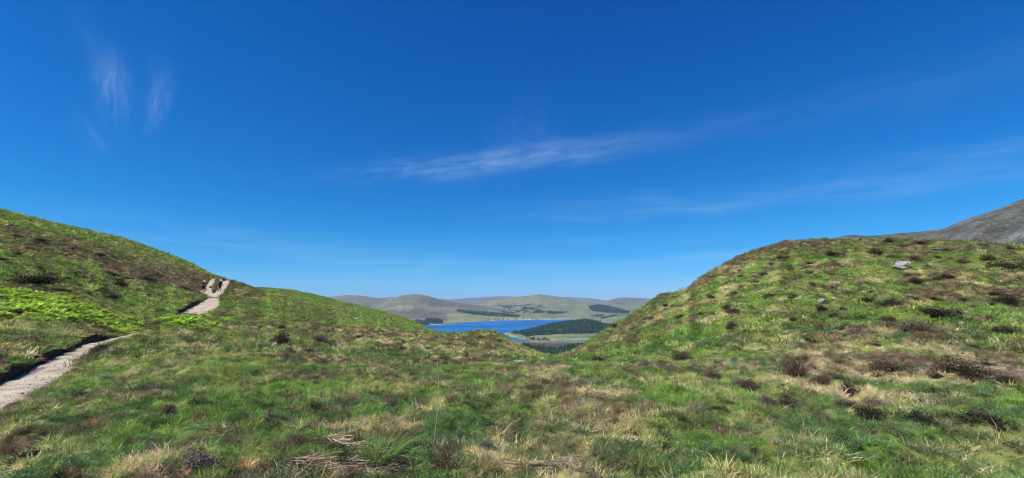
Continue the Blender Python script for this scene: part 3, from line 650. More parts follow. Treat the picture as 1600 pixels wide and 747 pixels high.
def shrub_parts(seed, nleaf, nst, ls):
    Vs, f4, f3, C = shrub(nleaf, nst, .5, .5, ls, seed, (1, 1, 1), (1, .95, .9), .15, .45)
    ns = 5 * nst; st = (Vs[:ns], [f for f in f4 if f[0] < ns], f3, C[:ns]); lf = (Vs[ns:], [tuple(i - ns for i in f) for f in f4 if f[0] >= ns], [], C[ns:])
    return st, lf
BUSH = {}
for nm, mt in (('brown', ML_BR), ('dark', ML_DK), ('grey', ML_GY), ('rust', ML_RD)):
    BUSH[nm] = []
    for k in range(5):
        st, lf = shrub_parts(700 + k, 2600, 190, .046); BUSH[nm].append((plant_mesh('woody_stems', st, M_STEM), plant_mesh('foliage', lf, mt)))
def bush(px, py, wpx, kind_, label, group=None, hr=.62):
    """a heather bush whose foot shows at this place of the photograph and which shows this wide there"""
    x, y, z = near_hit(px, py); r = math.hypot(x, y); w = wpx / FPX * y
    root = bpy.data.objects.new('heather_bush', None); COL.objects.link(root); root.location = (x, y + w * .15, ground_at(x, y + w * .15) - .04)
    BUSHES.append((root.location.x, root.location.y, w)); root.empty_display_size = .1; root.rotation_euler = (random.uniform(-.1, .1), random.uniform(-.1, .1), random.uniform(0, 6.28))
    root.scale = (w * random.uniform(1.05, 1.3), w * random.uniform(.85, 1.15), w * (hr * 1.1 + .15) * random.uniform(.85, 1.2))
    sm, fm = random.choice(BUSH[kind_])
    for nm, me in (('woody_stems', sm), ('foliage', fm)):
        link(nm, me, root)
    tag(root, label, 'heather bush', group); return root
SOLO = [
 (437,536,30,'brown','tall shaggy brown heather bush standing alone left of centre, the tallest there',.85),
 (498,536,26,'grey','greyish heather bush just right of the tall shaggy brown bush',.6), (505,553,18,'grey','small grey heather clump below the greyish bush left of centre',.6),
 (562,567,11,'dark','tiny dark heather tuft alone in pale grass between the grey clumps and the tall stem',.8),
 (48,447,60,'dark','long dark heather bank above the bracken at the left edge',.3), (185,447,26,'dark','dark green rounded heather on the left hill above the bracken end',.4),
 (172,465,24,'brown','brown heather bush touching the upper edge of the bracken patch',.6), (222,439,44,'brown','wide purple brown heather patch on the left hill below the slope of the hikers',.35),
 (128,437,22,'brown','brown heather mound uphill between the long dark bank and the bracken',.35), (22,492,30,'brown','brown heather below the bracken near the left edge',.5),
 (155,552,34,'dark','dark heather overhanging the far end of the near path',.5), (70,560,26,'dark','dark heather tuft leaning over the bank of the near path',.5),
 (100,545,30,'dark','shaded heather clump on top of the path bank, left of the overhanging one',.45),
 (1436,411,16,'brown','brown heather tuft pressed against the right end of the pale outcrop',.6), (1573,421,64,'dark','broad dark heather patch near the top right of the knoll',.35),
 (1505,413,20,'brown','small brown heather between the pale outcrop and the broad dark patch',.6), (1286,487,22,'dark','dark heather around the small grey rock in the middle of the knoll',.7),
 (1358,475,30,'dark','dark heather clump, left one of the pair in the middle of the knoll',.6), (1397,479,42,'dark','dark heather clump, wider right one of the pair in the middle of the knoll',.45),
 (1466,500,56,'dark','large dark heather on the upper side of the long straw bordered patch',.4), (1438,520,56,'brown','large brown heather crossed by a bare pale twig, low on the knoll',.4),
 (1578,478,40,'dark','dark heather at the right edge halfway up the knoll',.45), (1573,523,36,'dark','dark low heather near the right edge below the halfway one',.4),
 (1066,563,34,'brown','long slanting brown heather at the left foot of the knoll',.6), (1113,590,28,'brown','brown heather in straw just right of and below the long slanting one',.6),
 (1176,611,36,'brown','round purple brown heather ball near the foot of the knoll',.75), (1199,632,30,'grey','grey topped dead heather below the round brown ball',.75),
 (1245,592,44,'brown','tall bristly brown heather standing up right of the round ball',.8), (1288,603,34,'brown','bristly brown heather right of the tallest bristly one',.8),
 (1238,636,56,'dark','dark sprawling heather below the two bristly bushes',.5), (1332,618,44,'dark','dark heather mound right of the bristly bushes',.6),
 (1397,585,58,'rust','rust topped dark heather mound in bright grass, right of centre',.5), (1505,588,54,'dark','nearly black heather mound in front of pale grass at the right',.7),
 (1467,590,24,'dark','small dark heather just left of the nearly black mound',.5), (1578,601,52,'dark','black tangled heather with pale twigs at the right edge',.45),
 (1440,663,42,'dark','dark brown pointed heather low in the right foreground',.7), (1366,653,54,'dark','sprawling dark heather left of the pointed one in the right foreground',.45),
 (1540,657,74,'dark','black spread of dead heather with grey twigs, right foreground',.35), (1458,616,36,'dark','dark olive heather between the rust topped mound and the pointed one',.5),
 (305,735,70,'grey','grey brown heather bush at the bottom left of centre',.6), (36,724,60,'dark','dark heather clump in the bottom left corner',.5),
 (546,700,44,'rust','dark red brown heather behind the pale twigs at bottom centre',.8), (690,738,50,'rust','rusty moss coloured heather at the foot of the tall stem',.6),
 (757,700,30,'grey','grey lilac heather right of the foot of the tall stem',.6), (240,612,44,'grey','lilac grey heather patch in the left foreground grass',.4),
 (122,622,34,'brown','brown heather in the grass right of the near path',.4), (1138,632,22,'brown','small brown heather in pale straw left of the grey topped one',.5),
]
for px, py, w, k_, lb, hr in SOLO: bush(px, py, w, k_, lb, None, hr)
KN = [(1545,408,26),(1435,441,22),(1467,440,15),(1405,446,15),(1330,459,20),(1362,458,9),(1437,472,18),(1460,470,12),(1487,469,10),(1318,483,11),(1303,496,14),(1345,500,20),(1377,499,10),(1393,512,20),(1317,517,18),
      (1350,515,16),(1500,491,14),(1545,496,15),(1370,540,14),(1480,527,14),(1290,474,14),(1200,466,18),(1242,465,16),(1150,460,12),(1160,434,12),(1184,444,12),(1145,515,24),(1166,520,12),(1096,492,10),(1137,483,16),(1066,494,10),
      (1270,446,10),(1312,401,22),(1371,399,24),(1397,404,20),(1392,381,18),(1440,383,16),(1195,430,14),(1222,406,14),(1112,470,12),(1085,505,12),(1040,480,9),(1010,500,9),(1000,520,10),(968,545,9),(1035,540,11),(1240,505,14),(1210,490,12),(1260,525,14),(1420,430,12),(1520,450,16),(1590,440,14),(1480,395,12),(1535,385,14),(1580,392,14)]
for k in range(44):
    px, py = random.uniform(960, 1590), random.uniform(395, 545)
    if py < 460 - (px - 1040) * .42 + 12: continue
    KN.append((px, py, random.uniform(9, 20)))
for px, py, w in KN:
    bush(px, py, w * 1.15, random.choice(['dark', 'dark', 'brown', 'brown', 'rust']), 'low dark heather clump dotted in the grass of the right knoll', 'small heather clumps on the right knoll', .5)
for k in range(70):
    px, py = random.uniform(0, 310), random.uniform(360, 470)
    if py < 335 + px * .33 + 12: continue
    x, y, z = near_hit(px, py)
    if float(fernness(np.array([x]), np.array([y]))[0]) > .3 or float(path_field(np.array([x]), np.array([y]))[0][0]) < 1.2: continue
    bush(px, py, random.uniform(9, 22), random.choice(['brown', 'brown', 'dark', 'rust']), 'low brown heather patch on the steep left hillside', 'heather patches on the left hillside', .3)
for k in range(60):
    px, py = random.uniform(380, 780), random.uniform(495, 600)
    if py < 505 + (px - 380) * .06: continue
    x, y, z = near_hit(px, py)
    if float(path_field(np.array([x]), np.array([y]))[0][0]) < 1.2: continue
    bush(px, py, random.uniform(8, 20), random.choice(['brown', 'brown', 'grey', 'rust', 'dark']), 'small faded heather clump in the mixed grass of the middle ground', 'heather clumps in the middle ground', .45)
for k in range(45):
    px, py = random.uniform(850, 1590), random.uniform(560, 735)
    bush(px, py, random.uniform(14, 34), random.choice(['brown', 'grey', 'rust', 'dark']), 'wispy heather clump among straw in the right foreground', 'wispy heather clumps in the right foreground', .5)
for k in range(26):
    px, py = random.uniform(20, 700), random.uniform(600, 735)
    if px < 170 and py < 640: continue
    bush(px, py, random.uniform(14, 32), random.choice(['brown', 'grey', 'rust', 'dark']), 'wispy heather clump in green grass of the left foreground', 'wispy heather clumps in the left foreground', .45)

def jitter_col(base, n_, v=.25, hue=.12):
    k = np.exp(np.clip(rng.normal(0, v, n_), -1.8 * v, 1.8 * v))[:, None]; h = np.exp(np.clip(rng.normal(0, hue, (n_, 3)), -1.5 * hue, 1.5 * hue)); return base * k * h
bands = [(0.9, 7, 210, 'near'), (7, 14, 135, 'near'), (14, 21, 85, 'near'), (21, 30, 42, 'mid'), (30, 62, 26, 'mid'), (62, 130, 10, 'far1'), (130, 420, 2.6, 'far2')]
acc = {}
def put(key, x, y, z, s, c): acc.setdefault(key, []).append((x, y, z, s, c))
for r0, r1, dens, lod in bands:
    x, y, z = band(r0, r1, dens); g, s, h = cover(x, y); n_ = len(x); u = rng.uniform(0, 1, n_)
    fn = fernness(x, y) > .52
    sh = {'near': .82, 'mid': 1.1, 'far1': 1.4, 'far2': 2.2}[lod]
    isg = (u < g); iss = (u >= g) & (u < g + s); ish = (u >= g + s)
    r = np.hypot(x, y); bil = smooth(.0, .35, fbm(x, y, 1.9, 3, 411) + .06 + .26 * (1 - smooth(6.5, 10, r))) * (r < 26)
    isl = (rng.uniform(0, 1, n_) < bil * .62) & (isg | ish); isg &= ~isl; ish &= ~isl
    gcol = jitter_col(np.array((.140, .265, .062)), n_, .28, .10); yel = smooth(-.1, .5, fbm(x, y, 3.1, 3, 421))[:, None]; gcol = gcol * (1 - yel) + jitter_col(np.array((.26, .34, .10)), n_, .26, .08) * yel
    deep = smooth(.0, .5, fbm(x, y, 2.3, 3, 431))[:, None]; gcol = gcol * (1 - .5 * deep) + .5 * deep * np.array((.075, .23, .045))
    scol = jitter_col(np.array((.50, .47, .30)), n_, .28, .06)
    hcol = jitter_col(np.array((.115, .092, .062)), n_, .40, .10); red = (rng.uniform(0, 1, n_) < .10)[:, None]; hcol = np.where(red, hcol * np.array((1.35, 1.0, .9)), hcol)
    gry = (rng.uniform(0, 1, n_) < .25)[:, None]; hcol = np.where(gry, hcol * np.array((1.9, 1.9, 2.0)), hcol)
    lcol = jitter_col(np.array((.095, .180, .065)), n_, .35, .12)
    sc = sh * np.exp(np.clip(rng.normal(0, .25, n_), -.4, .36)); hf = np.clip(r / 22, 1, 5)
    cl_ = np.exp(.95 * fbm(x / hf, y / hf, .30, 2, 441) + .35 * fbm(x, y, 2.2, 2, 443))[:, None]      # some tufts younger and brighter than others
    gcol, scol, lcol = gcol * cl_, scol * cl_ ** .7, lcol * cl_
    lo = 'near' if lod == 'near' else 'mid'
    gk = 'far' if lod.startswith('far') else lo
    for key, m, cc, mul in ((f'grass_{gk}', isg & ~fn, gcol, 1.0), (f'straw_{lo}', iss & ~fn, scol, 1.0), (f'heath_{lo}', ish & ~fn, hcol, .9), ('leaf_near', isl & ~fn, lcol, 1.0 if lod == 'near' else 1.5)):
        if m.any(): put(key, x[m], y[m], z[m] - .02, sc[m] * mul, cc[m])
xf, yf, zf = band(20, 64, 30, .97); m = fernness(xf, yf) + .2 * fbm(xf, yf, .7, 2, 405) > .42; xf, yf, zf = xf[m], yf[m], zf[m]
bc = jitter_col(np.array((.26, .38, .06)), len(xf), .45, .12)
put('fern', xf, yf, zf - .03, np.exp(rng.normal(0, .2, len(xf))), bc)
NAMES = {'grass_near': ('grass', 'short green grass blades covering the foreground ground', 'grass'), 'grass_mid': ('grass', 'green grass on the middle slopes and the knoll', 'grass'),
         'grass_far': ('grass', 'green grass on the distant slopes', 'grass'), 'straw_near': ('dry_grass', 'pale dead straw grass among the foreground green', 'dry grass'),
         'straw_mid': ('dry_grass', 'pale straw coloured grass patches on the slopes', 'dry grass'), 'heath_near': ('heather', 'brown and grey heather growing low in the foreground', 'heather'),
         'heath_mid': ('heather', 'brown heather growing through the grass of the slopes', 'heather'), 'leaf_near': ('bilberry', 'small leaved dark green ground shrubs', 'ground cover'),
         'fern': ('bracken', 'bright yellow green bracken patch above the path', 'bracken')}
for key, L_ in acc.items():
    X, Y, Z, Sc, Cc = [np.concatenate([q[i] for q in L_]) for i in range(5)]
    nm, lb, ct = NAMES[key]; c = PROTO[key if key in PROTO else key]
    gn_scatter(nm, X, Y, Z, Sc, Cc, c, lb, ct, len(c.objects)); print(key, len(X))

# ------------------------------------------------------------------ forests in the valley
def far_hit(px, py):
    """where the line of sight through a photograph pixel meets the valley"""
    px = np.atleast_1d(np.asarray(px, float)); py = np.atleast_1d(np.asarray(py, float)); a, t = azt(px, py)
    R = np.exp(np.linspace(math.log(1300), math.log(25000), 900)); X = R[None] * np.sin(a)[:, None]; Y = R[None] * np.cos(a)[:, None]
    below = (EYE + t[:, None] * R[None]) < np.maximum(Hfar(X, Y), ZW); k = np.where(below.any(1), below.argmax(1), len(R) - 1); return R[k], a
def forest_pts(poly, spacing, rmin=0, rmax=1e9, wob=2.0):
    P = np.array(poly, float); R, a = far_hit(P[:, 0], P[:, 1]); R = np.clip(R, max(rmin, 1300), rmax)
    r0, r1, a0, a1 = R.min() * .94, R.max() * 1.08, a.min(), a.max(); n_ = int((a1 - a0) * (r1 * r1 - r0 * r0) / 2 / spacing ** 2)
    n_ = min(n_, 400000)
    r = np.sqrt(rng.uniform(r0 * r0, r1 * r1, n_)); aa_ = rng.uniform(a0, a1, n_); x = r * np.sin(aa_); y = r * np.cos(aa_); z = Hfar(x, y); px, py = topix(x, y, z)
    m = (in_poly(px, py, P) + wob * fbm(x, y, 90, 3, 501) > 0) & (z > ZW + .5); return x[m], y[m], z[m]
def mat_conifer(nm, col):
    m, N, L, out = new_mat(nm)
    a = N.new('ShaderNodeAttribute'); a.attribute_type = 'INSTANCER'; a.attribute_name = 'col'
    v = N.new('ShaderNodeAttribute'); v.attribute_type = 'GEOMETRY'; v.attribute_name = 'bl'
    bsdf(N, L, out, mix(N, L, 1.0, a.outputs['Color'], v.outputs['Color'], 'MULTIPLY'), .9, None, .05); return m
def conifer(seed, H=1.0, W_=.24, tiers=6, spk=9, trunk=False):
    g = np.random.default_rng(seed); Vs, F3_, Cs = [], [], []; k = 0
    for t in range(tiers):
        f = t / tiers; zb = H * (.12 + .80 * f); zt = min(H, zb + H * .30); R = W_ * (1 - f) ** .8 * g.uniform(.85, 1.1) + .02; ph = g.uniform(0, 6.28)
        for s in range(spk):
            a_ = ph + s * 6.283 / spk + g.normal(0, .12); b_ = a_ + 6.283 / spk * .9; rr_ = R * g.uniform(.65, 1.2)
            Vs += [(0, 0, zt), (rr_ * math.cos(a_), rr_ * math.sin(a_), zb - g.uniform(0, .05) * H), (rr_ * .85 * math.cos(b_), rr_ * .85 * math.sin(b_), zb)]; c = g.uniform(.7, 1.3); Cs += [[c, c, c]] * 3
            F3_.append((k, k + 1, k + 2)); k += 3
    return np.array(Vs), [], F3_, np.array(Cs)
MC = mat_conifer('conifer_needles', None)
proto_coll('conifer', [plant_mesh('cf', conifer(s, 1, .2 + .03 * (s % 3)), MC) for s in range(5)])
def blob(seed):     # round crown of a broadleaved or scrub tree
    g = np.random.default_rng(seed); Vs, F4_, Cs = [], [], []; k = 0
    for b in range(70):
        d = g.normal(0, 1, 3); d /= np.linalg.norm(d); p = np.array((0, 0, .6)) + d * np.array((.42, .42, .38)) * g.uniform(.6, 1)
        a_ = np.cross(d, g.normal(0, 1, 3)); a_ /= np.linalg.norm(a_); b_ = np.cross(a_, d); s = .13; c = g.uniform(.6, 1.4)
        Vs += [p - a_ * s, p - b_ * s, p + a_ * s, p + b_ * s]; Cs += [[c, c, c]] * 4; F4_.append((k, k + 1, k + 2, k + 3)); k += 4
    return np.array(Vs), F4_, [], np.array(Cs)
proto_coll('scrub', [plant_mesh('sb', blob(s), MC) for s in range(3)])
FOR = [
 ([(789,522),(800,520.8),(815,518.8),(830,515.6),(860,508.3),(880,504),(900,501),(914,498.5),(926,501),(940,507),(962,511),(985,513),(985,520),(950,519),(930,521),(905,521),(880,522),(850,524),(822,526),(812,523),(800,521.5)], 9, 15, 'conifer', 'dark conifer forest covering the low hill beside the lake', 1.5, (3000, 3900)),
 ([(798,538.5),(815,539),(832,542),(850,545),(862,546.5),(875,545),(893,541.5),(915,539),(930,539),(925,600),(780,600),(785,545)], 7.5, 13, 'conifer', 'dark conifer wood seen low in the saddle between the slopes', .6, (1300, 2300)),
 ([(714,484),(722,485.5),(740,487),(770,489.5),(795,491.5),(812,494),(810,496),(795,495.5),(770,494.5),(740,492),(720,489),(714,487)], 13, 18, 'conifer', 'long dark plantation strip on the slope above the far shore', .25, (0, 1e9)),
 ([(919,480),(927,477.5),(940,477),(955,480),(970,484),(985,487),(982,490),(965,490),(940,488.5),(925,486)], 13, 18, 'conifer', 'dark wedge shaped plantation on the far right hillside', .25, (0, 1e9)),
 ([(662,502),(668,499),(680,498),(691,501),(692,505.5),(682,506.5),(670,505)], 8, 15, 'conifer', 'small dark wood at the left tip of the lake', .3, (0, 1e9)),
 ([(650,500),(662,502),(672,507),(663,508.5),(645,504)], 10, 11, 'scrub', 'low grey green scrub at the left shore of the lake', .4, (0, 1e9)),
 ([(924,494),(935,492.5),(945,492.3),(943,494.3),(930,495.3)], 12, 14, 'conifer', 'thin dark tree belt below the far plantation', .2, (0, 1e9)),
 ([(938,497.5),(950,494.6),(964,492),(964,493.6),(950,496.6),(940,499)], 12, 14, 'conifer', 'slanting dark tree belt right of the forest hill', .2, (0, 1e9)),
 ([(853,487),(866,486.5),(888,488),(880,490),(868,491.5),(856,491)], 13, 12, 'scrub', 'grey green wood low on the central hill', .3, (0, 1e9)),
 ([(836,485),(850,487.5),(848,489),(838,487.5)], 13, 12, 'scrub', 'small wood patch left on the central hill foot', .2, (0, 1e9)),
 ([(820,529.5),(835,530),(857,531),(857,532.5),(835,532.3),(820,532)], 10, 10, 'scrub', 'dark bushes along the river bank', .3, (0, 1e9)),
 ([(775,523),(792,526),(800,530),(795,533),(780,530)], 11, 11, 'scrub', 'bushes on the near river bank beside the saddle', .5, (0, 1e9)),
 ([(650,506),(665,512),(760,527),(800,533),(780,545),(640,530)], 30, 11, 'conifer', 'loose conifers on the ground below the near ridge', .5, (0, 3000)),
]
for poly, sp, ht, kind_, lb, wob, (rm, rx) in FOR:
    x, y, z = forest_pts(poly, sp, rm, rx, wob); n_ = len(x); print(kind_, lb[:30], n_); tp_ = .35 + .65 * smooth(786, 815, topix(x, y, z)[0]) if 'beside the lake' in lb else 1.0
    if not n_: continue
    col = jitter_col(np.array((.024, .050, .022) if kind_ == 'conifer' else (.045, .065, .035)), n_, .3, .1)
    lt = smooth(.1, .5, fbm(x, y, 120, 3, 511))[:, None]; col = col * (1 + 1.1 * lt * np.array((1.1, 1, .6))) * np.exp(.5 * fbm(x, y, 45, 2, 517))[:, None]
    gn_scatter('conifer_forest' if kind_ == 'conifer' else 'scrub_wood', x, y, z - .3, tp_ * ht * np.exp(rng.normal(0, .22, n_)), col, PROTO[kind_], lb, 'forest' if kind_ == 'conifer' else 'scrub', len(PROTO[kind_].objects), .03)
# scattered bushes on the central hill
cx, cy = [], []
for q in range(55):
    px = rng.uniform(782, 850) ; py = rng.uniform(477, 490); cx.append(px); cy.append(py)
R, a = far_hit(cx, cy); xs_, ys_ = [], []
for r_, a_ in zip(R, a):
    k = rng.integers(6, 26); xs_.append(r_ * math.sin(a_) + rng.normal(0, 26, k)); ys_.append(r_ * math.cos(a_) + rng.normal(0, 26, k))
x = np.concatenate(xs_); y = np.concatenate(ys_); z = Hfar(x, y)
gn_scatter('scrub_wood', x, y, z - .3, 10 * np.exp(rng.normal(0, .25, len(x))), jitter_col(np.array((.040, .060, .035)), len(x), .25, .1), PROTO['scrub'], 'scattered grey green copses dotted over the central hill', 'scrub', 3, .03)
#MORE
# ------------------------------------------------------------------ single plants, rocks, people
# rocks
def rock_mesh(seed, sx, sy, sz, mat, sub=3):
    g = np.random.default_rng(seed); import bmesh
    bm = bmesh.new(); bmesh.ops.create_icosphere(bm, subdivisions=sub, radius=1)
    pl = [(Vector(g.normal(0, 1, 3)).normalized(), g.uniform(.55, .95)) for _ in range(11)]
    for v in bm.verts:
        for nrm, d in pl:
            e = v.co.dot(nrm) - d
            if e > 0: v.co -= nrm * e
        nz_ = float(pn(v.co.x * 3 + seed, v.co.y * 3 + v.co.z * 2, seed)); v.co *= 1 + .10 * nz_
        v.co = Vector((v.co.x * sx, v.co.y * sy, v.co.z * sz))
    me = bpy.data.meshes.new('rock'); bm.to_mesh(me); bm.free(); me.materials.append(mat); return me
def mat_rock(name, c0, c1, c2):
    m, N, L, out = new_mat(name); g = N.new('ShaderNodeTexCoord'); P = g.outputs['Object']
    f = nnoise(N, L, 5, 8, .7, P); f2 = nnoise(N, L, 22, 4, .7, P)
    c = ramp(N, L, f, [(.3, c0), (.5, c1), (.72, c2)]); c = mix(N, L, 1.0, c, ramp(N, L, f2, [(.3, (.7, .7, .7)), (.7, (1.25, 1.25, 1.25))]), 'MULTIPLY')
    bsdf(N, L, out, c, .9, bump(N, L, f, .8, .06)); return m
M_ROCK = mat_rock('pale_schist', (.10, .10, .085), (.27, .26, .245), (.42, .40, .38)); M_ROCKD = mat_rock('dark_rock', (.05, .045, .04), (.12, .10, .085), (.22, .2, .18))
def rock(px, py, wpx, hpx, label, mat=None, seed=0, depth=.8, yaw=0, name='rock', parent=None, dx=0):
    x, y, z = near_hit(px, py); w = wpx / FPX * y; h = hpx / FPX * y; x += dx * w
    o = link(name, rock_mesh(seed, w / 2, w / 2 * depth, h * .62, mat or M_ROCK)); o.location = (x, y + w * .2, ground_at(x, y + w * .2) + h * .18); o.rotation_euler = (random.uniform(-.15, .15), random.uniform(-.2, .2), yaw)
    return tag(o, label, 'rock')
# the outcrop near the top of the knoll: three slabs
x, y, z = near_hit(1405, 421); outc = bpy.data.objects.new('rock_outcrop', None); COL.objects.link(outc); outc.location = (x, y, z); tag(outc, 'pale two stepped rock outcrop near the top of the right knoll', 'rock')
for i, (dx, dz, sx, sy, sz, ry) in enumerate(((-.05, .08, .42, .35, .22, .15), (.45, .34, .48, .4, .17, -.22), (.15, .12, .35, .3, .12, .1), (.85, .42, .25, .25, .12, -.3))):
    o = link('slab', rock_mesh(40 + i, sx, sy, sz, M_ROCK), outc); yy = .35 if i in (1, 3) else 0; o.location = (dx, yy, dz); o.rotation_euler = (.25, ry, .2 * i)
rock(1287, 474, 12, 9, 'small pale grey rock in dark heather in the middle of the right knoll', seed=2)
rock(1505, 509, 10, 6, 'small whitish rock beside the large dark heather low on the right knoll', seed=3)
rock(1340, 377, 20, 8, 'dark rounded rock on the crest of the right knoll', M_ROCKD, 4); rock(1258, 383, 8, 3, 'small pale stone on the left end of the knoll crest', seed=5)
rock(1470, 391, 22, 4, 'flat pale slab just below the crest of the right knoll', seed=6, depth=.5)
rock(811, 569, 22, 4, 'flat pale rock in the grass below the saddle', seed=7, depth=.6); rock(795, 563, 9, 3, 'smaller pale stone left of the flat rock below the saddle', seed=8)
rock(557, 500, 9, 4, 'single whitish stone on the middle slope left of the lake', seed=9); rock(428, 541, 11, 7, 'pale stone at the foot of the tall shaggy heather', seed=10)
rock(9, 353, 9, 5, 'whitish stone high on the left hillside near the skyline', seed=11); rock(1160, 478, 8, 4, 'small pale stone on the left flank of the knoll', seed=12)
rock(60, 578, 11, 5, 'flat stone on the edge of the near path under the bank', seed=13, depth=.6); rock(108, 551, 9, 4, 'pale flat stone at the inner edge of the path further up', seed=14, depth=.6)
rock(126, 541, 8, 3, 'thin pale stone where the near path nears its bend', seed=15); rock(329, 451, 9, 5, 'brown boulder between the two branches of the upper path', M_ROCKD, 16); rock(348, 447.5, 5, 3, 'small grey rock beside the right hiker', seed=17)
# loose stones along the path
for k in range(24):
    P = PL[0][random.choice(list(range(0, 150)) + list(range(250, 330)))]; sd_ = random.choice((-1, 1)); w_ = random.uniform(.02, .065)
    T_ = random.uniform(.55, 1.0) * P[3] * sd_; x, y = P[0] + T_, P[1] + random.uniform(-.3, .3)
    if k < 4: STN = [rock_mesh(60 + q, 1, .8, .5, M_ROCK, 2) for q in range(4)] if k == 0 else STN
    o = link('stone', random.choice(STN)); o.scale = (w_,) * 3; o.location = (x, y, P[2] + w_ * .2); o.rotation_euler = (0, 0, random.uniform(0, 6)); tag(o, 'little loose stone lying on the gravel of the path', 'stone', 'loose stones on the path')

# gravel and stone chips bedded in the path
m_, N_, L_n, out_ = new_mat('gravel_chip'); at_c = N_.new('ShaderNodeAttribute'); at_c.attribute_type = 'INSTANCER'; at_c.attribute_name = 'col'; bsdf(N_, L_n, out_, at_c.outputs['Color'], .9)
proto_coll('chip', [rock_mesh(300 + q, 1, .8, .55, m_, 1) for q in range(5)])
pk = rng.integers(0, len(PL[0]), 9000); lt_ = rng.uniform(-1, 1, 9000); lt_ = np.sign(lt_) * np.abs(lt_) ** .6; Pk = PL[0][pk]; Tn = np.gradient(PL[0][:, :2], axis=0)[pk]; Tn /= np.hypot(Tn[:, 0], Tn[:, 1])[:, None]
gx_ = Pk[:, 0] - Tn[:, 1] * lt_ * Pk[:, 3] + rng.normal(0, .12, 9000); gy_ = Pk[:, 1] + Tn[:, 0] * lt_ * Pk[:, 3] + rng.normal(0, .3, 9000)
gz_ = Pk[:, 2] + .045 * fbm(gx_, gy_, .55, 3, 301) + .05 * fbm(gx_, gy_, 1.6, 2, 305) - .06 * np.abs(lt_) ** 3
gn_scatter('gravel', gx_, gy_, gz_, np.exp(rng.normal(-4.25, .45, 9000)), jitter_col(np.array((.40, .355, .295)), 9000, .22, .04), PROTO['chip'], 'loose gravel chips bedded in the path', 'gravel', 5, .3)

# worn stony track running down the far spur
TR = [(575,484),(588,487),(600,490),(612,493.5),(624,498),(636,503),(648,508),(660,513),(672,517.5),(682,521)]
pts = []
for px, py in TR:
    x, y, z = near_hit(px, py + 1.0); pts.append((x, y))
pts = np.array(pts); print('track', np.round(np.hypot(pts[:, 0], pts[:, 1])))
rt = np.hypot(pts[:, 0], pts[:, 1]); at_ = np.arctan2(pts[:, 0], pts[:, 1]); rt = np.polyval(np.polyfit(at_, rt, 2), at_)
ts = np.linspace(0, len(pts) - 1, 160); ai = np.interp(ts, range(len(pts)), at_); ri = np.interp(ts, range(len(pts)), rt) + 1.5 * fbm(ts, ts * 0, 3, 2, 601)
cx_, cy_ = ri * np.sin(ai), ri * np.cos(ai); n_ = len(ts); off = np.linspace(-1, 1, 6); wv = 1.5 + 1.6 * fbm(ts, ts * 0 + 5, 2.0, 2, 611)
X = cx_[:, None] - off[None] * np.sin(ai)[:, None] * wv[:, None] * 1.6; Y = cy_[:, None] - off[None] * np.cos(ai)[:, None] * wv[:, None] * 1.6
Z = Hnear(X, Y) + .16; i, j = np.meshgrid(np.arange(n_ - 1), np.arange(5), indexing='ij'); F = np.stack([i * 6 + j, i * 6 + j + 1, (i + 1) * 6 + j + 1, (i + 1) * 6 + j], -1).reshape(-1, 4)
tag(link('stony_track', mesh_np('stony_track', np.stack([X, Y, Z], -1).reshape(-1, 3), [F], mat_rock('rubble', (.10, .10, .07), (.26, .235, .19), (.42, .38, .33)), None, False)), kind='structure')

# tall dry stem, tussocks, dead stalks
x, y, z = near_hit(676, 702); st = bpy.data.objects.new('dry_grass_stalk', None); COL.objects.link(st); st.location = (x, y, z - .03); tag(st, 'single tall thin dry grass stem rising in the centre foreground', 'grass stem')
Hs = 138 / FPX * y; nS = 26; Vs, Fs = [], []
for i in range(nS + 1):
    t = i / nS; cxp = Hs * (.05 * math.sin(t * 2.2) + .012 * t - .025 * max(0, t - .6) ** 1.5 * 4); w_ = .0052 * (1 - .55 * t)
    for k in range(5): Vs.append((cxp + w_ * math.cos(k * 1.2566), w_ * math.sin(k * 1.2566), Hs * t))
for i in range(nS):
    for k in range(5): Fs.append((i * 5 + k, i * 5 + (k + 1) % 5, (i + 1) * 5 + (k + 1) % 5, (i + 1) * 5 + k))
M_STRAW = mat_simple('dry_stem', (.42, .36, .20), .7, .1, 40); link('stalk', mesh_np('stalk', np.array(Vs), [np.array(Fs)], M_STRAW, None, True), st)
Vh, Fh = [], []; 
for q in range(26):
    t = .90 + .1 * q / 26; cxp = Hs * (.05 * math.sin(t * 2.2) + .012 * t - .025 * max(0, t - .6) ** 1.5 * 4); an = q * 2.4; k = len(Vh)
    Vh += [(cxp, 0, Hs * t), (cxp + .007 * math.cos(an), .007 * math.sin(an), Hs * t + .010), (cxp + .004 * math.cos(an), .004 * math.sin(an), Hs * t + .022)]; Fh.append((k, k + 1, k + 2))
link('seed_head', mesh_np('seed_head', np.array(Vh), [np.array(Fh)], M_STRAW), st)
MLG = mat_leaf('bright_grass', (.22, .42, .09), .4, .5); MLY = mat_leaf('yellow_grass', (.27, .29, .10), .35, .6)
def tussock(px, py, wpx, hpx, lean, label, mat, seed, nb_=240):
    x, y, z = near_hit(px, py); w = wpx / FPX * y; h = hpx / FPX * y
    g = blades(nb_, w * .28, h * 1.15, .25, .007, .55, 3, .6, (.7, .75, .8), (1.2, 1.15, 1.0), seed); V_ = g[0].copy(); V_[:, 0] += lean * V_[:, 2] ** 1.5 / max(h, .01) ** .5
    o = link('grass_tussock', plant_mesh('grass_tussock', (V_, g[1], g[2], g[3]), mat)); o.location = (x, y, z - .02); return tag(o, label, 'grass tussock')
tussock(590, 722, 74, 46, .6, 'bright green grass tussock leaning right beside the dead stalks at bottom centre', MLG, 801)
tussock(505, 728, 30, 30, -.1, 'small upright green tussock left of the dead stalks at bottom centre', MLG, 802, 90)
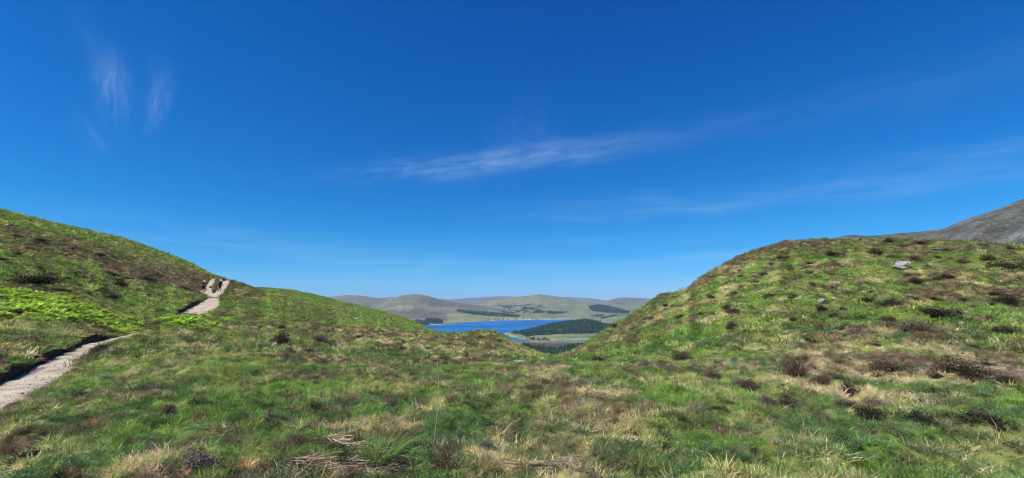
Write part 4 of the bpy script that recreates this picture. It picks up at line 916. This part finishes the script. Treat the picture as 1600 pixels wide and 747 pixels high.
tussock(750, 738, 50, 34, .0, 'pale yellowish grass tussock right of the tall stem at the bottom', MLY, 803, 120)
tussock(445, 722, 40, 26, .2, 'fresh green tussock at the bottom, farthest left of the three near the stalks', MLG, 804, 110)
tussock(345, 620, 60, 20, .1, 'lush green tussock in the middle of the left foreground', MLG, 805, 220); tussock(1000, 735, 46, 28, .1, 'straw yellow tussock at the bottom right of the tall stem, among heather', MLY, 806, 80)
def stalks(px, py, wpx, dpx, label, col, seed, n_):
    x, y, z = near_hit(px, py); w = wpx / FPX * y; g = np.random.default_rng(seed); Vs, F4_, Cs = [], [], []; k = 0
    for b in range(n_):
        bx = g.normal(0, w * .28); by = g.normal(0, w * .28 * dpx); an = g.normal(.15, .55) + (math.pi if g.uniform() < .5 else 0); L_ = g.uniform(.08, .26); bz = g.uniform(.02, .08); wd = g.uniform(.003, .006)
        ex, ey = math.cos(an) * L_, math.sin(an) * L_ * .7; gz0 = ground_at(x + bx, y + by) - z if b % 1 == 0 else 0; gz1 = gz0 + g.normal(0, .025)
        px_, py_ = -math.sin(an) * wd, math.cos(an) * wd; up = wd * 1.0
        Vs += [(bx, by, gz0 + bz), (bx + px_, by + py_, gz0 + bz + up), (bx + ex + px_, by + ey + py_, gz1 + bz + up), (bx + ex, by + ey, gz1 + bz)]; c = g.uniform(.5, 1.35); Cs += [[c, c * g.uniform(.88, 1.05), c * g.uniform(.8, 1.0)]] * 4; F4_.append((k, k + 1, k + 2, k + 3)); k += 4
    o = link('dead_stalks', plant_mesh('dead_stalks', (np.array(Vs), F4_, [], np.array(Cs)), mat_leaf('dead_stalk', col, .1, .8))); o.location = (x, y, z + .02); return tag(o, label, 'dead stalks')
stalks(490, 738, 110, .5, 'low tangle of flattened pinkish straw stalks at the bottom left of centre', (.27, .205, .155), 1, 420)
stalks(565, 741, 90, .4, 'mat of dead grey brown twigs at the very bottom centre', (.25, .20, .165), 2, 420)
stalks(535, 708, 50, .4, 'pale broken straw lying under the dark red heather', (.42, .36, .24), 3, 300)
stalks(1575, 588, 60, .4, 'bare pale patch of dry stalks beside the black heather at the right edge', (.38, .32, .25), 4, 500)
stalks(1548, 582, 50, .3, 'pinkish dry straw patch behind the nearly black heather mound', (.40, .33, .26), 5, 400)
stalks(843, 742, 50, .4, 'straw and bleached twigs at the bottom just right of centre', (.26, .22, .16), 6, 220)

# conifers one can pick out in the saddle
def tree_mesh(seed, H):
    Vs, f4, f3, C = conifer(seed, H, .19 * H, 8, 9); return Vs, f4, f3, C
MCR = mat_leaf('needle_crown', (.026, .044, .020), 0, .9); MTR = mat_simple('bark', (.09, .065, .05), .9)
TM = [plant_mesh('crown', tree_mesh(900 + k, 1.0), MCR) for k in range(3)]
def cone_mesh(): 
    Vs = [(.018 * math.cos(k * 1.047), .018 * math.sin(k * 1.047), 0) for k in range(6)] + [(.005 * math.cos(k * 1.047), .005 * math.sin(k * 1.047), .8) for k in range(6)]
    return mesh_np('trunk', np.array(Vs), [np.array([(k, (k + 1) % 6, 6 + (k + 1) % 6, 6 + k) for k in range(6)])], MTR)
TK = cone_mesh()
tx, ty, tz = forest_pts([(803,544),(832,545),(862,549),(893,544),(915,541),(925,600),(790,600),(795,545)], 22, 1300, 2200, .3)
o_ = np.argsort(np.hypot(tx, ty)); tx, ty, tz = tx[o_][:90], ty[o_][:90], tz[o_][:90]; print('single trees', len(tx))
for x, y, z in zip(tx, ty, tz):
    root = bpy.data.objects.new('conifer_tree', None); COL.objects.link(root); root.location = (x, y, z - .3); h = random.uniform(12, 18); root.scale = (h, h, h); root.rotation_euler = (0, 0, random.uniform(0, 6.28))
    link('crown', random.choice(TM), root); link('trunk', TK, root); tag(root, 'dark conifer with pointed top in the near wood seen through the saddle', 'tree', 'conifers in the near wood')

ORD = ['', 'second', 'third', 'fourth', 'fifth', 'sixth', 'seventh', 'eighth', 'ninth', 'tenth', 'eleventh', 'twelfth', 'thirteenth', 'fourteenth']
KC = {'heather_brown': 'brown', 'heather_dark': 'dark', 'heather_grey': 'grey', 'heather_rust': 'rust brown'}
def single_out(group, where, rows):
    """labels by look, then by row down the slope and order from the left"""
    L_ = [o for o in COL.objects if o.get('group') == group]; L_.sort(key=lambda o: topix(*o.location)[1]); n_ = len(rows)
    for i, rw in enumerate(rows):
        seg = sorted(L_[i * len(L_) // n_:(i + 1) * len(L_) // n_], key=lambda o: topix(*o.location)[0])
        for j, o in enumerate(seg):
            c_ = KC[[c for c in o.children if c.name.startswith('foliage')][0].data.materials[0].name]
            pos = 'leftmost' if j == 0 else 'rightmost' if j == len(seg) - 1 else ORD[j] + ' from the left' if j < 14 and j <= len(seg) / 2 else ORD[len(seg) - 1 - j] + ' from the right' if len(seg) - 1 - j < 14 else ORD[j] + ' from the left'
            o['label'] = f'{c_} heather clump {where}, {rw} row, {pos}'
single_out('small heather clumps on the right knoll', 'on the right knoll', ['top', 'upper', 'middle', 'lower', 'bottom'])
single_out('heather patches on the left hillside', 'on the left hillside', ['top', 'upper', 'lower', 'bottom'])
single_out('heather clumps in the middle ground', 'in the middle ground', ['far', 'second', 'third', 'nearer', 'nearest'])
single_out('wispy heather clumps in the right foreground', 'in the right foreground', ['far', 'second', 'third', 'nearest'])
single_out('wispy heather clumps in the left foreground', 'in the left foreground', ['far', 'middle', 'nearest'])

# ------------------------------------------------------------------ hikers
def skin_obj(name, chains, mat, parent, root_i=0, sub=1):
    """chains: list of lists of (x, y, z, radius); equal points are shared, so the surface is continuous"""
    idx, Vs, Rd, Es = {}, [], [], []
    for ch in chains:
        pr = None
        for p in ch:
            key = tuple(round(v, 4) for v in p[:3])
            if key not in idx: idx[key] = len(Vs); Vs.append(p[:3]); Rd.append(p[3])
            if pr is not None: Es.append((pr, idx[key]))
            pr = idx[key]
    me = bpy.data.meshes.new(name); me.from_pydata(Vs, Es, []); o = link(name, me, parent); m = o.modifiers.new('skin', 'SKIN'); m.use_smooth_shade = True
    for k, r in enumerate(Rd):
        me.skin_vertices[0].data[k].radius = (r, r) if not isinstance(r, tuple) else r
        me.skin_vertices[0].data[k].use_root = (k == root_i)
    me.materials.append(mat)
    s_ = o.modifiers.new('sub', 'SUBSURF'); s_.levels = sub; s_.render_levels = sub
    dg = bpy.context.evaluated_depsgraph_get(); ev = o.evaluated_get(dg); m2 = bpy.data.meshes.new_from_object(ev); m2.name = name
    o.modifiers.clear(); o.data = m2; return o
M_SKIN = mat_simple('skin', (.55, .34, .25), .6, .05); M_HAT = mat_simple('white_cloth', (.80, .80, .78), .8, .04, 20); M_NAVY = mat_simple('navy_cloth', (.018, .020, .040), .85, .15, 30); M_BLK = mat_simple('black_cloth', (.012, .012, .015), .85, .15, 30)
M_LG = mat_simple('grey_cloth', (.13, .135, .15), .85, .1, 30); M_BOOT = mat_simple('boot_leather', (.06, .045, .035), .7, .1, 30); M_HAIR = mat_simple('dark_hair', (.03, .02, .015), .6, .2, 60)
def hiker(px, py, Y, label, hatlabel, stride, top, legs, bare_calf, packm, lean, yaw, flip):
    x, y, z = at(px, py, Y); x, y = float(x), float(y); d, s, pz = path_field(np.array([x]), np.array([y])); gz = max(ground_at(x, y), float(pz[0]) if d[0] < .1 else -1e9)
    root = bpy.data.objects.new('person', None); COL.objects.link(root); root.location = (x, y, gz + .01); root.rotation_euler = (0, 0, yaw); tag(root, label, 'person')
    f = flip; sp = stride; pel = (0, 0, .93, .135)
    hipL, hipR = (-.10, 0, .88, .095), (.10, 0, .88, .095)
    kL, kR = (-.11, .10 * sp * f + .04, .49, .06), (.11, -.10 * sp * f + .04, .50, .06)
    aL, aR = (-.11, .24 * sp * f - .04, .09, .04), (.11, -.24 * sp * f - .02, .09 + .05 * sp * (f > 0), .04)
    tL, tR = (-.12, aL[1] + .17, .035, .035), (.12, aR[1] + .17, .035 + .04 * sp * (f > 0), .035)
    sp1, ch_, nk = (0, .02 + lean * .12, 1.12, .125), (0, .05 + lean * .28, 1.34, .14), (0, .06 + lean * .38, 1.50, .055)
    hd0, hd1, hd2 = (0, .07 + lean * .42, 1.58, .075), (0, .08 + lean * .46, 1.67, .098), (0, .08 + lean * .48, 1.76, .06)
    nose = (0, hd1[1] + .115, 1.655, .016)
    shL, shR = (-.18, ch_[1], 1.42, .06), (.18, ch_[1], 1.42, .06)
    elL, elR = (-.27, ch_[1] - .04 - .08 * f, 1.16, .042), (.27, ch_[1] - .04 + .08 * f, 1.16, .042)
    wrL, wrR = (-.25, ch_[1] + .16 - .04 * f, 1.0, .028), (.25, ch_[1] + .16 + .04 * f, 1.0, .028)
    ch = [[pel, sp1, ch_, nk, hd0, hd1, hd2], [hd1, nose], [pel, hipL, kL, (kL[0], (kL[1] + aL[1]) / 2 - .02, .33, .055), aL, tL], [pel, hipR, kR, (kR[0], (kR[1] + aR[1]) / 2 - .02, .33, .055), aR, tR],
          [ch_, shL, elL, wrL], [ch_, shR, elR, wrR]]
    for wr, sg in ((wrL, -1), (wrR, 1)):
        pm = (wr[0], wr[1] + .06, wr[2] - .04, .026); ch[4 if sg < 0 else 5].append(pm)
        for q, (ln, o) in enumerate(((.062, -.027), (.072, -.009), (.068, .009), (.052, .026))):
            ch.append([pm, (pm[0] + o, pm[1] + ln * .5, pm[2] - ln * .5, .009), (pm[0] + o, pm[1] + ln * .6, pm[2] - ln * 1.1, .007)])
        ch.append([pm, (pm[0] - sg * .035, pm[1] + .01, pm[2] - .02, .010), (pm[0] - sg * .045, pm[1] + .035, pm[2] - .04, .008)])
    skin_obj('body', ch, M_SKIN, root)
    e = lambda p, a: (*p[:3], p[3] + a)
    skin_obj('shirt', [[e(pel, .02), e(sp1, .022), e(ch_, .022), (nk[0], nk[1] - .01, 1.455, .07)], [e(ch_, .022), e(shL, .018), e(elL, .018)] + ([] if bare_calf else [e(wrL, .016)]), [e(ch_, .022), e(shR, .018), e(elR, .018)] + ([] if bare_calf else [e(wrR, .016)])], top, root)
    tr = []
    for hp, kn, an in ((hipL, kL, aL), (hipR, kR, aR)):
        c_ = [e(pel, .015), e(hp, .022), e(kn, .024)]
        if not bare_calf: c_ += [(kn[0], (kn[1] + an[1]) / 2 - .02, .33, .072), (an[0], an[1], an[2] + .03, .055)]
        tr.append(c_)
    skin_obj('shorts' if bare_calf else 'trousers', tr, legs, root)
    for an, to in ((aL, tL), (aR, tR)): skin_obj('boot', [[(an[0], an[1], an[2] + .06, .05), (an[0], an[1] - .01, an[2] - .03, .052), (to[0], to[1] - .06, to[2] + .005, .046), e(to, .012)]], M_BOOT, root)
    skin_obj('hair', [[(0, hd1[1] - .035, 1.72, .085), (0, hd1[1] - .06, 1.62, .07), (0, hd1[1] - .05, 1.55, .04)]], M_HAIR, root)
    # sun hat: crown and brim
    pr = [(0.0, .135), (.05, .132), (.088, .11), (.106, .06), (.112, .02), (.118, .0), (.175, -.022), (.178, -.026), (.116, -.008), (.10, .0)]
    Vs, Fs = [], []; n_ = 20
    for r_, z_ in pr:
        for k in range(n_): a_ = 6.2832 * k / n_; Vs.append((r_ * math.cos(a_), r_ * math.sin(a_) * 1.06, z_))
    for i in range(len(pr) - 1):
        for k in range(n_): Fs.append((i * n_ + k, i * n_ + (k + 1) % n_, (i + 1) * n_ + (k + 1) % n_, (i + 1) * n_ + k))
    h = link('sun_hat', mesh_np('sun_hat', np.array(Vs), [np.array(Fs)], M_HAT, None, True), root); h.location = (0, hd1[1] - .005, 1.70); h.rotation_euler = (-.15, 0, 0); h.scale = (1.2, 1.2, 1.25)
    # rucksack: a rounded bag with a lid and a pocket, worn on the back
    bag = bpy.data.objects.new('backpack', None); COL.objects.link(bag); bag.location = root.location; bag.rotation_euler = root.rotation_euler; tag(bag, hatlabel, 'backpack')
    import bmesh
    def rb(nm, cx, cy, cz, sx, sy, sz, m):
        bm = bmesh.new(); bmesh.ops.create_cube(bm, size=1)
        for v in bm.verts:
            tp = .86 if v.co.z > 0 else 1.0; v.co = Vector((v.co.x * sx * tp, v.co.y * sy * tp, v.co.z * sz))
        bmesh.ops.bevel(bm, geom=bm.edges[:] + bm.verts[:], offset=min(sx, sy, sz) * .3, segments=3, affect='EDGES', profile=.6)
        me = bpy.data.meshes.new(nm); bm.to_mesh(me); bm.free(); me.materials.append(m); o = link(nm, me, bag); o.location = (cx, cy, cz); o.rotation_euler = (-lean * .8, 0, 0); return o
    by = ch_[1] - .27
    rb('main_bag', 0, by, 1.20, .32, .22, .50, packm); rb('lid', 0, by + .015, 1.47, .28, .21, .10, packm); rb('front_pocket', 0, by - .125, 1.12, .24, .08, .24, M_LG if bare_calf else packm)
    for sg in (-1, 1):
        c_ = [(sg * .10, by + .10, 1.40, .016), (sg * .12, ch_[1], 1.525, .018), (sg * .13, ch_[1] + .16, 1.42, .018), (sg * .14, ch_[1] + .165, 1.22, .016), (sg * .15, by + .1, 1.04, .014)]
        skin_obj('strap', [c_], packm, bag)
    return root
hiker(317.5, 455.2, 77.5, 'hiker in white hat, grey top and dark shorts, left of the two on the path', 'dark backpack with a grey pocket worn by the left hiker', .7, M_LG, M_BLK, True, M_BLK, .25, .1, 1)
hiker(343.5, 453.6, 79.0, 'hiker in white hat, navy top and trousers, right of the two on the path', 'all dark backpack worn by the right hiker', .35, M_NAVY, M_NAVY, False, M_BLK, .2, -.1, -1)

# ------------------------------------------------------------------ air
zt = max(float(FZ.max()), float(GZ.max()), 120.0) + 15; zb = min(ZW - 8, float(FZ.min()) - 1.5)
HX0, HX1, HY0, HY1 = -26500.0, 26500.0, -3000.0, 26500.0
Vb = np.array([(a_, b_, c_) for c_ in (zb, zt) for b_ in (HY0, HY1) for a_ in (HX0, HX1)])
hm = mesh_np('haze', Vb, [np.array([(0, 2, 3, 1), (4, 5, 7, 6), (0, 1, 5, 4), (2, 6, 7, 3), (0, 4, 6, 2), (1, 3, 7, 5)])])
mh = bpy.data.materials.new('haze'); mh.use_nodes = True; nt = mh.node_tree
for nd in list(nt.nodes): nt.nodes.remove(nd)
o_ = nt.nodes.new('ShaderNodeOutputMaterial'); pv = nt.nodes.new('ShaderNodeVolumePrincipled'); pv.inputs['Color'].default_value = (.40, .64, 1, 1); pv.inputs['Density'].default_value = 3.2e-5; pv.inputs['Anisotropy'].default_value = 0
nt.links.new(pv.outputs[0], o_.inputs['Volume']); hm.materials.append(mh); tag(link('haze', hm), kind='stuff')
